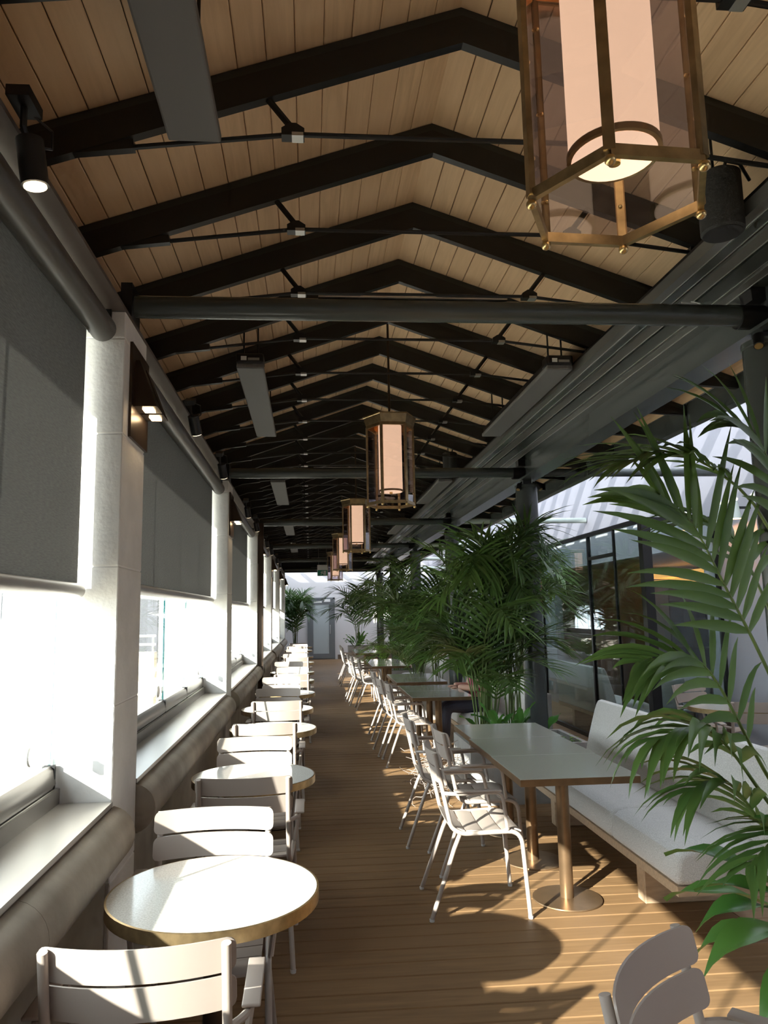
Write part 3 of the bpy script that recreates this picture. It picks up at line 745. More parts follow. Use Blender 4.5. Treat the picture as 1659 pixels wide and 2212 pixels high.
for k in range(5):
    loc = (0.616, 1.325+4.10*k, 2.455)
    if k == 0: l0.location = loc; tag(l0, ll[k], 'lantern', 'hanging lanterns')
    else: dup(l0, loc, 0, ll[k], 'hanging lanterns')
# lamp light inside the lanterns comes from their glowing diffusers

def heater(s):
    t = thing('heater_panel', '', 'heater')
    L = 1.82
    bm = rbox(-0.086, 0.086, 0, L, 0.0, 0.03, 0.008, 2); bm_obj('panel', bm, 'heater_panel', t, False)
    mb = MB(); mb.box(-0.075, 0.075, 0.02, L-0.02, 0.03, 0.07); mb.build('housing', 'black', t)
    for e in (0.0, L):
        for i in range(24):
            x = -0.08+i*0.160/23
            MB().box(x-0.0022, x+0.0022, e-0.004, e+0.004, 0.006, 0.030).build('end_fin', 'bar_grey', t) if e == 0.0 else None
    bm = rbox(-0.086, 0.086, -0.02, 0.10, 0.030, 0.095, 0.012, 2); bx = bm_obj('control_box', bm, 'black', t, False)
    MB().box(-0.055, -0.02, -0.022, -0.02, 0.046, 0.072).build('rating_label', 'sign_white', bx); MB().box(-0.012, 0.06, -0.022, -0.02, 0.046, 0.062).build('rating_label', 'bar_grey', bx)
    for y in (0.08, L-0.25):
        for x in (-0.045, 0.045):
            rd = MB().tube([(x, y, 0.06), (x, y, 0.36+0.0)], 0.006, 6).build('hanger_rod', 'black', t)
            MB().box(x-0.016, x+0.016, y-0.016, y+0.016, 0.345, 0.365).build('hanger_foot', 'bar_grey', rd)
    return t
h0 = heater(1); first = True
for k in range(0, 5):
    for sx, nm in ((-0.365, 'left'), (1.625, 'right')):
        if k == 0 and nm == 'right': continue
        y = 0.42+BAY*k+(0.02 if nm == 'left' else -0.0)
        lab = ('long dark grey infrared heater panel hanging nearest at the top left' if k == 0 else 'long grey infrared heater panel under the %s roof slope, %s from the camera' % (nm, ['', 'nearest whole one', 'second', 'third', 'fourth'][k]))
        o = h0 if first else dup(h0, (0, 0, 0), 0)
        first = False
        o.location = (sx, y, 3.19); tag(o, lab, 'heater', 'ceiling heaters'); o.rotation_euler = (0, R(-4 if nm == 'left' else -9)*0, 0)

def speaker(loc, lab):
    t = thing('pendant_speaker', lab, 'speaker', loc, 0, 'pendant speakers')
    MB().lathe([(0.001, 0.0), (0.076, 0.0), (0.083, 0.008), (0.083, 0.245), (0.07, 0.255), (0.001, 0.255)], 32).build('body', 'speaker_mesh', t, 40)
    MB().lathe([(0.001, -0.002), (0.074, -0.002), (0.074, 0.001)], 32).build('grille', 'black_matte', t, 40)
    MB().tube([(-0.02, 0, 0.25), (-0.02, 0, 0.60)], 0.006, 6).build('hanger', 'black', t)
    MB().tube([(0.02, 0, 0.25), (0.05, 0.02, 0.33), (0.13, 0.05, 0.34), (0.2, 0.1, 0.30)], 0.007, 6).build('cable', 'black', t, 40)
    return t
speaker((1.668, 2.66, 3.138), 'dark cylindrical pendant speaker beside the near lantern')
speaker((1.63, 8.25, 3.22), 'small dark pendant speaker far back beside the girder')

# ------------------------------------------------------------------ chairs
def slat_grid(half_w, z0, z1, ycurve, th, nx=14, corner=0.022):
    """curved back slat with rounded corners, solid"""
    def pt(u, v, off):
        x = half_w*u
        e = 1.0
        # rounded corners: pull the ends in near top and bottom
        h = (z1-z0)/2; zc = (z0+z1)/2
        dx = half_w-abs(x)
        hh = h
        if dx < corner: hh = h-corner+math.sqrt(max(0, corner**2-(corner-dx)**2))
        z = zc+hh*v
        return Vector((x, ycurve(x, z)+off, z))
    ed = [1, 1-0.0015/half_w, 1-0.005/half_w, 1-0.011/half_w, 1-corner/half_w]
    us = [-e for e in ed]+[ed[-1]*(-1+2*i/10) for i in range(1, 10)]+ed[::-1]
    vsr = [-1, -0.5, 0.5, 1]
    mb = MB()
    A = [[pt(u, v, 0) for u in us] for v in vsr]; B = [[pt(u, v, -th) for u in us] for v in vsr]
    mb.grid(A); mb.grid([r[::-1] for r in B])
    ring = A[0]+[r[-1] for r in A[1:]]+A[-1][::-1][1:]+[r[0] for r in A[::-1][1:-1]]
    ringb = B[0]+[r[-1] for r in B[1:]]+B[-1][::-1][1:]+[r[0] for r in B[::-1][1:-1]]
    mb.grid([ring+[ring[0]], ringb+[ringb[0]]])
    return mb
def chair_proto():
    t = thing('bistro_armchair', '', 'chair')
    P = 'chair_paint'
    for s in (-1, 1):
        path = bend([(s*0.215, -0.262, 0.868), (s*0.215, -0.178, 0.470), (s*0.222, -0.12, 0.440), (s*0.232, 0.205, 0.452), (s*0.240, 0.235, 0.012)], 6, 0.075)
        MB().tube(path, 0.0125, 10).build('side_frame', P, t, 40)
        lg = MB().tube([(s*0.205, -0.125, 0.445), (s*0.213, -0.165, 0.36), (s*0.238, -0.300, 0.012)], 0.0125, 10).build('rear_leg', P, t, 40)
        MB().lathe([(0.013, 0), (0.014, 0.014)], 10, (s*0.238, -0.301, 0.0)).build('foot_cap', 'foot_plastic', lg, 40)
        fc = MB().lathe([(0.013, 0), (0.014, 0.014)], 10, (s*0.240, 0.236, 0.0)).build('foot_cap', 'foot_plastic', t, 40)
        ar = MB().tube(bend([(s*0.215, -0.222, 0.655), (s*0.262, -0.165, 0.660), (s*0.268, 0.10, 0.668), (s*0.238, 0.130, 0.462)], 6, 0.05), 0.0105, 8).build('arm_tube', P, t, 40)
        bm = rbox(s*0.268-0.024, s*0.268+0.024, -0.165, 0.095, 0.671, 0.681, 0.004, 2); bm_obj('armrest', bm, P, t)
    MB().tube([(-0.20, -0.12, 0.438), (0.20, -0.12, 0.438)], 0.010, 8).build('rear_crossbar', P, t, 40)
    MB().tube([(-0.22, 0.17, 0.436), (0.22, 0.17, 0.436)], 0.010, 8).build('front_crossbar', P, t, 40)
    # two curved back slats in front of the posts
    yc = lambda x, z: -0.262+(0.868-z)*0.211+0.020-0.050*(1-(x/0.236)**2)*1.0+0.012
    for z0, z1 in ((0.788, 0.872), (0.694, 0.779)):
        slat_grid(0.236, z0, z1, yc, 0.006).build('back_slat', P, t, 45)
    # seat of four slats across the width, back one rising, front one dropping
    ys = [-0.195, -0.098, 0.002, 0.102, 0.215]
    def sz(y):
        if y < -0.12: return 0.462+(-0.12-y)**1.6*2.2
        if y > 0.14: return 0.462-(y-0.14)**2*2.2
        return 0.462-0.010*math.cos((y)/0.14*math.pi/2)
    for i in range(4):
        a, b = ys[i]+0.0035, ys[i+1]-0.0035
        top = []
        for j in range(5):
            y = a+(b-a)*j/4; e = -0.004 if j in (0, 4) else 0.0
            top.append([(0.205*u, y, sz(y)+e-0.008*(1-u*u)) for u in (-1, -0.6, -0.2, 0.2, 0.6, 1)])
        bot = [[(p[0], p[1], p[2]-0.009) for p in r] for r in top]
        mb = MB(); mb.grid(top); mb.grid(bot[::-1])
        mb.grid([top[0], bot[0]]); mb.grid([top[-1], bot[-1]]); mb.grid([[r[0] for r in top], [r[0] for r in bot]]); mb.grid([[r[-1] for r in top], [r[-1] for r in bot]])
        mb.build('seat_slat', P, t, 50)
    return t
ch0 = chair_proto(); used = [False]
def chair(x, y, rz, label, group):
    if not used[0]:
        used[0] = True; ch0.location = (x, y, 0); ch0.rotation_euler = (0, 0, rz); tag(ch0, label, 'chair', group); return ch0
    return dup(ch0, (x, y, 0), rz, label, group)
def round_table(x, y, label, zrot=0):
    t = thing('round_table', label, 'table', (x, y, 0), zrot, 'round tables along the windows')
    MB().lathe([(0.001, 0.742), (0.343, 0.742), (0.343, 0.735)], 64).build('stone_top', 'table_stone', t, 40)
    MB().lathe([(0.343, 0.742), (0.350, 0.741), (0.350, 0.702), (0.343, 0.700), (0.343, 0.742)], 64, (0, 0, 0), True).build('brass_edge', 'brass', t, 40)
    MB().lathe([(0.001, 0.702), (0.343, 0.702), (0.343, 0.735), (0.001, 0.735)], 48).build('underside', 'bronze_dark', t, 40)
    MB().lathe([(0.034, 0.012), (0.034, 0.700)], 24).build('pedestal', 'bronze_dark', t, 40)
    MB().lathe([(0.20, 0.0), (0.20, 0.008), (0.19, 0.012), (0.001, 0.013)], 40).build('base_disc', 'bronze_dark', t, 40)
    return t
tabs = [(-0.325, 2.65), (-0.325, 4.42), (-0.30, 6.18), (-0.32, 7.43), (-0.29, 8.87), (-0.29, 10.52), (-0.28, 12.0), (-0.27, 14.38), (-0.28, 16.40), (-0.29, 19.10), (-0.29, 21.2)]
rt0 = None
for i, (x, y) in enumerate(tabs):
    lab = 'round white speckled table with brass edge, ' + ('nearest the camera, sun across its top' if i == 0 else ORD[i]+' in the row along the windows')
    if i == 0: rt0 = round_table(x, y, lab)
    else: dup(rt0, (x, y, 0), 0.3*i, lab, 'round tables along the windows')
W1 = 'chairs along the windows'
post_y, slat_y = -0.262, -0.245
A = [(-0.423, 1.92, 0.5, 'nearest taupe metal armchair, its back to the camera at the near round table'), (-0.325, 3.735, 0, 'taupe armchair with its back to the camera at the second round table'),
     (-0.33, 5.52, 0, 'taupe armchair with its back to the camera at the third round table'), (-0.302, 6.90, 0, 'taupe armchair with its back to the camera at the fourth round table'),
     (-0.24, 9.91, 0, 'taupe armchair with its back to the camera at the sixth round table'), (-0.25, 13.73, 0, 'taupe armchair with its back to the camera at the eighth round table'),
     (-0.31, 15.73, 0, 'taupe armchair with its back to the camera at the ninth round table'), (-0.33, 18.4, 0, 'taupe armchair with its back to the camera at the tenth round table'),
     (-0.32, 20.45, 0, 'taupe armchair with its back to the camera at the last round table by the door')]
for x, y, r, lab in A: chair(x, y+0.262, R(r), lab, W1)
B = [(-0.385, 3.165, 1.0, 'taupe armchair facing the camera, pushed under the near round table'), (-0.35, 4.92, 1.5, 'taupe armchair facing the camera at the second round table, in bright sun'),
     (-0.34, 8.07, 0, 'taupe armchair facing the camera behind the fourth round table'), (-0.36, 9.49, 0, 'taupe armchair facing the camera behind the fifth round table'),
     (-0.26, 11.2, 0, 'taupe armchair facing the camera behind the sixth round table'), (-0.35, 12.53, 0, 'taupe armchair facing the camera behind the seventh round table'),
     (-0.30, 14.98, 0, 'taupe armchair facing the camera behind the eighth round table'), (-0.30, 17.0, 0, 'taupe armchair facing the camera behind the ninth round table'),
     (-0.30, 19.7, 0, 'taupe armchair facing the camera behind the tenth round table')]
for x, y, r, lab in B: chair(x, y-0.245, R(180+r), lab, W1)
# chairs on the aisle side of the long grey tables, facing +X
W2 = 'aisle chairs at the grey tables'
C = [(0.955, 4.41, -92, 'taupe armchair in full sun at the near end of the long grey table'), (1.115, 5.07, -90, 'taupe armchair tucked under the middle of the nearest grey table'),
     (0.985, 5.66, -91, 'taupe armchair on the aisle at the far end of the nearest grey table'),
     (1.12, 8.40, -90, 'sunlit taupe armchair at the near end of the second grey table'), (1.08, 9.04, -88, 'taupe armchair at the second grey table, beside its far end'), (1.10, 10.15, -90, 'taupe armchair at the third grey table block, beside its near end'),
     (1.10, 13.17, -90, 'taupe armchair in sun at the fourth grey table block'), (1.02, 13.835, -90, 'taupe armchair farther along the fourth grey table block'), (0.98, 14.50, -90, 'taupe armchair at the far end of the fourth grey table block'),
     (1.00, 17.45, -90, 'far taupe armchair at the last grey tables, nearer one'), (1.00, 18.5, -90, 'far taupe armchair at the last grey tables, farther one')]
for x, y, r, lab in C: chair(x, y, R(r), lab, W2)
chair(0.935, 1.555, R(-135), 'taupe armchair cut by the bottom right corner, turned away from the table', 'loose chairs')
chair(4.0, 7.28, R(180+25), 'taupe armchair in shade beside the glass vestibule', 'loose chairs')
chair(3.75, 6.18, R(-15), 'taupe armchair in shade behind the near palm fronds', 'loose chairs')
dup(rt0, (3.86, 6.72, 0), 0, 'round table in shade behind the near palm, by the vestibule', 'round tables by the vestibule')

def square_table(w, d):
    t = thing('square_table', '', 'table')
    bm = rbox(-w/2+0.002, w/2-0.002, -d/2+0.002, d/2-0.002, 0.7385, 0.742, 0.001, 1); bm_obj('stone_top', bm, 'table_grey', t, False)
    mb = MB(); mb.box(-w/2+0.001, w/2-0.001, -d/2+0.001, d/2-0.001, 0.702, 0.738); mb.build('bronze_edge', 'bronze', t)
    MB().lathe([(0.038, 0.012), (0.038, 0.690)], 28).build('pedestal', 'bronze', t, 40)
    MB().box(-0.10, 0.10, -0.10, 0.10, 0.688, 0.700).build('top_plate', 'bronze_dark', t)
    MB().lathe([(0.195, 0.0), (0.198, 0.004), (0.195, 0.009), (0.05, 0.013), (0.001, 0.013)], 48).build('base_disc', 'bronze', t, 40)
    return t
sq = square_table(0.674, 0.662)
S = [(1.470, 4.405, 'grey stone square table, nearest of the three joined beside the sofa'), (1.475, 5.070, 'grey stone square table, middle of the three joined beside the sofa'), (1.495, 5.735, 'grey stone square table, farthest of the three joined beside the sofa'),
     (1.43, 8.37, 'grey square table in the second group, nearer one'), (1.435, 9.035, 'grey square table in the second group, farther one'),
     (1.47, 10.15, 'grey square table in the third group, nearer one, catching sun'), (1.475, 10.815, 'grey square table in the third group, farther one'),
     (1.40, 13.17, 'grey square table in the fourth group, nearer one half in sun'), (1.41, 13.835, 'grey square table in the fourth group, middle one'), (1.42, 14.50, 'grey square table in the fourth group, farthest one'),
     (1.38, 17.45, 'grey square table in the last group, nearer one'), (1.39, 18.115, 'grey square table in the last group, middle one'), (1.39, 18.78, 'grey square table in the last group, farthest one')]
for i, (x, y, lab) in enumerate(S):
    if i == 0: sq.location = (x, y, 0); tag(sq, lab, 'table', 'grey square tables')
    else: dup(sq, (x, y, 0), 0, lab, 'grey square tables')

# ------------------------------------------------------------------ upholstered benches
def bench(y0, y1, x, label, rz=0, group='upholstered benches'):
    t = thing('upholstered_bench', label, 'bench', (x, (y0+y1)/2, 0), rz, group)
    L = (y1-y0)/2
    # seat cushion profile (x,z), soft front edge
    sp = [(0.0, 0.285)]+[(0.0, 0.33), (0.005, 0.39), (0.02, 0.425), (0.05, 0.447), (0.10, 0.458), (0.30, 0.462), (0.52, 0.458), (0.54, 0.44), (0.54, 0.285)]
    mb = MB(); nseg = 3
    for i in range(nseg):
        a = -L+2*L*i/nseg+(0.0015 if i else 0); b = -L+2*L*(i+1)/nseg-0.0015
        q = MB(); q.prism(sp, 'y', a, b)
        me = q.mesh('seat_cushion', 'linen', 30); o = link('seat_cushion', me, t)
        bv = o.modifiers.new('b', 'BEVEL'); bv.width = 0.028; bv.segments = 4; bv.limit_method = 'ANGLE'; bv.angle_limit = R(60)
    # back: waisted profile leaning outwards at the top
    bp = [(0.46, 0.45), (0.475, 0.52), (0.50, 0.62), (0.53, 0.72), (0.555, 0.80), (0.575, 0.86), (0.595, 0.895), (0.625, 0.905), (0.65, 0.89), (0.66, 0.85), (0.645, 0.74), (0.62, 0.60), (0.60, 0.45), (0.60, 0.285), (0.545, 0.285), (0.545, 0.44)]
    q = MB(); q.prism(bp, 'y', -L, L); o = q.build('back_cushion', 'linen', t, 35)
    bv = o.modifiers.new('b', 'BEVEL'); bv.width = 0.02; bv.segments = 3; bv.limit_method = 'ANGLE'; bv.angle_limit = R(60)
    MB().box(0.004, 0.60, -L+0.003, L-0.003, 0.238, 0.284).build('wood_rail', 'bench_oak', t)
    n = max(2, round(2*L/1.0)); 
    for i in range(n):
        yy = -L+0.60+i*(2*L-0.9)/(n-1)
        bm = rbox(0.075, 0.595, yy-0.05, yy+0.05, 0.0, 0.238, 0.006, 1); bm_obj('plinth_leg', bm, 'bench_oak', t, False)
    return t
bench(3.72, 6.15, 1.80, 'pale grey linen bench with oak plinth beside the nearest grey tables')
bench(8.05, 9.78, 1.80, 'pale grey bench half hidden by palms at the second grey tables')
bench(12.9, 15.0, 1.80, 'pale grey bench beyond the middle palms')
bench(9.35, 11.2, 3.74+0.62, 'grey bench inside the glass vestibule, its back to the hall', math.pi, 'benches in the vestibule')

# grey shell chairs near the restaurant and at the second table
def shell_chair(x, y, rz, label, mt='shell_grey', group='shell chairs'):
    t = thing('shell_chair', label, 'chair', (x, y, 0), rz, group)
    rows = []
    prof = [(0.22, 0.435), (0.20, 0.452), (0.05, 0.455), (-0.12, 0.45), (-0.185, 0.475), (-0.205, 0.55), (-0.23, 0.70), (-0.255, 0.84)]
    wd = [0.19, 0.215, 0.22, 0.21, 0.20, 0.20, 0.215, 0.19]
    for (py, pz), w in zip(prof, wd):
        rows.append([(w*u, py+(0.05*u*u if pz > 0.5 else 0), pz+(0.012*u*u if pz < 0.5 else 0)) for u in (-1, -0.6, 0, 0.6, 1)])
    mb = MB(); mb.grid(rows[:5]); seat = mb.build('seat', mt, t, 60); so_ = seat.modifiers.new('s', 'SOLIDIFY'); so_.thickness = 0.035; so_.offset = -1
    mb = MB(); mb.grid(rows[4:]); bk = mb.build('backrest', mt, t, 60); so_ = bk.modifiers.new('s', 'SOLIDIFY'); so_.thickness = 0.03; so_.offset = 1
    for sx, sy in ((-1, -1), (1, -1), (-1, 1), (1, 1)):
        MB().tube([(sx*0.15, sy*0.13, 0.43), (sx*0.20, sy*0.20, 0)], [0.012, 0.008], 8).build('leg', 'black', t, 40)
    return t
shell_chair(4.62, 8.85, R(150), 'pale grey shell chair with black legs behind the vestibule glass')
shell_chair(4.05, 8.55, R(20), 'grey shell chair inside the vestibule, beside the corner post')
shell_chair(1.98, 10.35, R(90), 'dark charcoal chair on the far side of the third grey table', 'shell_dark', 'dark chairs')
t = thing('dining_table', 'white-clothed dining table in the restaurant opening', 'table', (4.95, 9.75, 0))
bm = rbox(-0.45, 0.45, -0.45, 0.45, 0.725, 0.75, 0.006, 1); bm_obj('table_top', bm, 'cloth_white', t, False)
for sx in (-1, 1):
    for sy in (-1, 1): MB().box(sx*0.40-0.02, sx*0.40+0.02, sy*0.40-0.02, sy*0.40+0.02, 0, 0.725).build('leg', 'bronze_dark', t)
for i, (gx, gy, lab) in enumerate(((4.80, 9.62, 'wine glass on the restaurant table, left one'), (4.92, 9.50, 'wine glass on the restaurant table, right one'))):
    g = thing('wine_glass', lab, 'glass', (gx, gy, 0.75), 0, 'wine glasses')
    MB().lathe([(0.034, 0.0), (0.034, 0.003), (0.004, 0.006), (0.004, 0.08)], 16).build('stem', 'window_glass', g, 50)
    MB().lathe([(0.004, 0.08), (0.034, 0.105), (0.038, 0.14), (0.030, 0.19), (0.0285, 0.19), (0.036, 0.14), (0.032, 0.108), (0.002, 0.086)], 16, (0, 0, 0), True).build('bowl', 'window_glass', g, 50)

# ------------------------------------------------------------------ plants
def bez(pts, n):
    """smooth path through control points (Catmull-Rom)"""
    P = [Vector(p) for p in pts]; P = [P[0]*2-P[1]]+P+[P[-1]*2-P[-2]]
    out = []; m = len(P)-3
    for i in range(n+1):
        t = i/n*m; k = min(int(t), m-1); u = t-k
        a, b, c, d = P[k:k+4]
        out.append(0.5*((2*b)+(c-a)*u+(2*a-5*b+4*c-d)*u*u+(3*b-a-3*c+d)*u**3))
    return out
def leaflet(mb, p, d, N, L, w, droop, seg=5):
    d = d.normalized(); pos = Vector(p); cen = []; tan = []
    for i in range(seg+1):
        cen.append(pos.copy()); tan.append(d.copy())
        pos = pos+d*(L/seg); d = (d+Vector((0, 0, -droop*(0.4+0.6*i/seg)))).normalized()
    prof = [0.40, 0.95, 1.0, 0.78, 0.42, 0.02] if seg == 5 else [0.35, 1.0, 0.75, 0.03]
    rows = []
    for i in range(seg+1):
        wd = tan[i].cross(N)
        if wd.length < 1e-3: wd = tan[i].cross(Vector((0, 0, 1)))
        wd.normalize(); nn = wd.cross(tan[i]).normalized()
        h = w*prof[i]/2
        rows.append([cen[i]+wd*h+nn*h*0.35, cen[i], cen[i]-wd*h+nn*h*0.35])
    mb.grid(rows)
def frond(parent, path, npair, L, w, mt, rng, t0=0.25, droop=0.16, sep=False, seg=5, r0=0.008, lift=0.15, stem='stem_green', face=None):
    """a pinnate frond: rachis with leaflets left and right; sep -> every leaflet its own object"""
    pts = bez(path, 18); n = len(pts)
    fr_ = MB().tube(pts, [r0*(1-0.8*i/(n-1)) for i in range(n)], 6).build('frond', stem, parent, 60)
    mb = MB(); upv = Vector((0, 0, 1))
    for i in range(npair):
        t = t0+(1-t0)*(i+0.5)/npair
        f = t*(n-1); k = min(int(f), n-2); p = pts[k].lerp(pts[k+1], f-k); T = (pts[min(k+2, n-1)]-pts[max(k-1, 0)]).normalized()
        S = T.cross(upv)
        if S.length < 0.15: S = T.cross(Vector((1, 0.3, 0)))
        S.normalize()
        if face is not None: S = T.cross(Vector(face)).normalized()
        N = S.cross(T).normalized()
        u = (t-t0)/(1-t0)
        ln = L*(0.55+0.55*math.sin(math.pi*min(1, 0.12+0.80*u)))*(0.55 if u > 0.93 else 1.0)
        a = R(32+30*u)
        for s in (-1, 1):
            d = S*s*math.cos(a)+T*math.sin(a)+N*(lift+rng.uniform(-0.1, 0.1))+Vector((rng.uniform(-.06, .06), rng.uniform(-.06, .06), rng.uniform(-.06, .06)))
            if sep:
                q = MB(); leaflet(q, p, d, N, ln*rng.uniform(0.9, 1.08), w*rng.uniform(0.85, 1.1), droop*rng.uniform(0.7, 1.3), seg)
                q.build('leaflet', mt, fr_, 80)
            else:
                leaflet(mb, p, d, N, ln*rng.uniform(0.9, 1.08), w*rng.uniform(0.85, 1.1), droop*rng.uniform(0.7, 1.3), seg)
    if not sep: mb.build('leaflets', mt, fr_, 80)
    return fr_
def broad_leaf(parent, base, az, L, w, tilt, mt, rng, petiole=0.25, droop=0.30):
    """long oval leaf on an arching petiole"""
    b = Vector(base); h = Vector((math.cos(az), math.sin(az), 0)); d = (h*math.cos(tilt)+Vector((0, 0, math.sin(tilt)))).normalized()
    e = b+d*petiole
    st = MB().tube([b, b+d*petiole*0.5, e], [0.006, 0.005, 0.004], 6).build('petiole', 'stem_green', parent, 60)
    S = d.cross(Vector((0, 0, 1))).normalized(); pos = e; rows = []; seg = 9
    for i in range(seg+1):
        t = i/seg; hw = w/2*(math.sin(math.pi*min(1, t*0.97+0.02))**0.75)*(1-0.25*t)+0.001
        nn = S.cross(d).normalized(); wv = 0.012*math.sin(9*t+az)
        rows.append([pos+S*hw*u+nn*(abs(u)*hw*0.32+wv*u) for u in (-1, -0.5, 0, 0.5, 1)])
        pos = pos+d*(L/seg); d = (d+Vector((0, 0, -droop*(0.5+t)/seg*3))).normalized()
    MB().grid(rows).build('leaf', mt, parent, 80)
def planter(name, x, y, w, d, h, label):
    t = thing(name, label, 'planter', (x, y, 0), 0, 'concrete planters')
    mb = MB(); mb.box(-w/2, w/2, -d/2, -d/2+0.04, 0, h); mb.box(-w/2, w/2, d/2-0.04, d/2, 0, h); mb.box(-w/2, -w/2+0.04, -d/2+0.04, d/2-0.04, 0, h); mb.box(w/2-0.04, w/2, -d/2+0.04, d/2-0.04, 0, h)
    o = mb.build('trough', 'concrete', t)
    MB().box(-w/2+0.04, w/2-0.04, -d/2+0.04, d/2-0.04, 0.0, h-0.05).build('soil', 'soil', t)
    return t
def palm(name, x, y, z, nf, Hs, reach, label, mt='palm_leaf', seed=1, npair=20, L=0.42, w=0.038, group='palms', az0=0, spread=2*math.pi, hmin=0.55):
    rng = random.Random(seed); t = thing(name, label, 'palm', (x, y, z), 0, group)
    for i in range(nf):
        az = az0+spread*(i+rng.uniform(-0.3, 0.3))/nf; hh = Hs*rng.uniform(hmin, 1.0); rr_ = reach*rng.uniform(0.65, 1.05)
        c, s = math.cos(az), math.sin(az); b = Vector((rng.uniform(-.07, .07), rng.uniform(-.07, .07), 0))
        p = [b, b+Vector((c*rr_*0.10, s*rr_*0.10, hh*0.45)), b+Vector((c*rr_*0.32, s*rr_*0.32, hh*0.86)), b+Vector((c*rr_*0.68, s*rr_*0.68, hh*1.0)), b+Vector((c*rr_*1.05, s*rr_*1.05, hh*0.86))]
        frond(t, p, npair, L*rng.uniform(0.85, 1.1), w, mt, rng, t0=0.33, droop=0.20, seg=3 if npair < 18 else 5)
    return t
rng = random.Random(11)

# near palm in the planter round the first column: hand-placed fronds, every leaflet its own piece
planter('planter', 2.26, 2.74, 0.60, 0.72, 0.50, 'concrete planter under the near palm at the right edge')
np_ = thing('kentia_palm', 'large kentia palm filling the right edge, nearest the camera', 'palm', (2.08, 2.80, 0.45), 0, 'palms')
off = Vector((2.08, 2.80, 0.45)); B0 = (2.08, 2.80, 0.45)
NEAR = [  # rachis control points, leaflet pairs, leaflet length, width, first leaflet position
    ([B0, (1.92, 2.80, 1.02), (1.767, 2.80, 1.435), (1.64, 2.80, 1.72), (1.511, 2.79, 1.985), (1.37, 2.78, 2.10)], 16, 0.47, 0.046, 0.46),
    ([B0, (2.03, 2.86, 1.40), (1.894, 2.90, 1.993), (1.683, 2.90, 2.224), (1.507, 2.90, 2.278), (1.28, 2.90, 2.245)], 17, 0.42, 0.038, 0.52),
    ([B0, (1.82, 2.77, 0.85), (1.689, 2.75, 1.06), (1.528, 2.75, 1.391), (1.407, 2.75, 1.472), (1.25, 2.75, 1.450)], 15, 0.34, 0.038, 0.44),
    ([B0, (1.80, 2.70, 0.76), (1.628, 2.65, 0.972), (1.496, 2.65, 1.162), (1.387, 2.65, 1.219), (1.23, 2.65, 1.175)], 13, 0.36, 0.044, 0.50),
    ([B0, (1.74, 2.62, 0.72), (1.564, 2.55, 0.891), (1.437, 2.55, 1.048), (1.30, 2.55, 1.02)], 13, 0.30, 0.036, 0.45),
    ([B0, (2.04, 2.88, 1.40), (1.98, 2.90, 2.00), (1.89, 2.88, 2.32), (1.72, 2.85, 2.44)], 12, 0.38, 0.044, 0.48),
    ([B0, (2.04, 2.95, 1.20), (1.96, 3.10, 1.75), (1.90, 3.22, 2.00), (1.76, 3.32, 2.04)], 12, 0.36, 0.038, 0.5),
    ([B0, (1.86, 2.66, 0.70), (1.72, 2.55, 0.86), (1.56, 2.46, 0.90), (1.40, 2.40, 0.82)], 12, 0.30, 0.034, 0.40),
]
FACE = [(0.1, -0.85, 0.45), (0, -0.25, 1), (0, -0.6, 0.8), None, None, (0.1, -0.7, 0.7), None, None]
DROOP = [0.12, 0.20, 0.30, 0.55, 0.42, 0.22, 0.25, 0.30]
for i, (pts, npair, L, w, t0) in enumerate(NEAR):
    frond(np_, [Vector(p)-off for p in pts], npair, L, w, 'palm_leaf', rng, t0=t0, droop=DROOP[i], sep=True, r0=0.010, lift=0.05, face=FACE[i])
bp_ = thing('broadleaf_plant', 'glossy broad-leaved plant drooping over the floor at the right edge', 'plant', (1.90, 2.56, 0.48), 0, 'broad-leaved plants')
for az, L, w, tl, pet, dr_ in ((190, 0.44, 0.130, 14, 0.28, 0.50), (203, 0.38, 0.11, 2, 0.24, 0.6), (172, 0.40, 0.10, 30, 0.26, 0.36), (160, 0.42, 0.11, 38, 0.28, 0.42), (222, 0.38, 0.11, 12, 0.20, 0.6), (196, 0.34, 0.10, 45, 0.28, 0.42),
                               (150, 0.40, 0.10, 20, 0.26, 0.40), (240, 0.38, 0.10, 35, 0.20, 0.45), (180, 0.34, 0.095, 55, 0.32, 0.40), (168, 0.36, 0.11, 8, 0.24, 0.45), (184, 0.36, 0.10, 22, 0.34, 0.5), (200, 0.30, 0.09, 62, 0.3, 0.5)):
    broad_leaf(bp_, (rng.uniform(-.05, .05), rng.uniform(-.05, .05), 0), R(az), L, w, R(tl), 'broad_leaf', rng, pet, dr_)

# planter with palms beyond the nearest grey tables
planter('planter', 1.90, 6.85, 1.05, 0.75, 0.50, 'concrete planter between the first and second grey tables')
palm('kentia_palm', 1.60, 6.88, 0.45, 18, 1.95, 0.72, 'tall kentia palm behind the nearest grey tables, left of the column', 'palm_leaf', 3, 22, 0.44, 0.027, hmin=0.4)
palm('kentia_palm', 1.92, 7.02, 0.45, 12, 2.1, 0.62, 'tall kentia palm behind the nearest grey tables, touching the column', 'palm_leaf', 4, 22, 0.42, 0.027, hmin=0.4)
palm('kentia_palm', 1.66, 7.05, 0.45, 9, 1.05, 0.75, 'low bushy kentia palm at the foot of the taller palms', 'palm_leaf', 14, 20, 0.36, 0.028)
b2 = thing('broadleaf_plant', 'bright broad-leaved plant at the front of the middle planter', 'plant', (1.80, 6.62, 0.45), 0, 'broad-leaved plants')
for i in range(18):
    broad_leaf(b2, (rng.uniform(-.38, .38), rng.uniform(-.06, .06), 0), R(rng.uniform(150, 390)), rng.uniform(.20, .30), rng.uniform(.07, .10), R(rng.uniform(35, 75)), 'broad_leaf', rng, rng.uniform(.10, .2), 0.3)
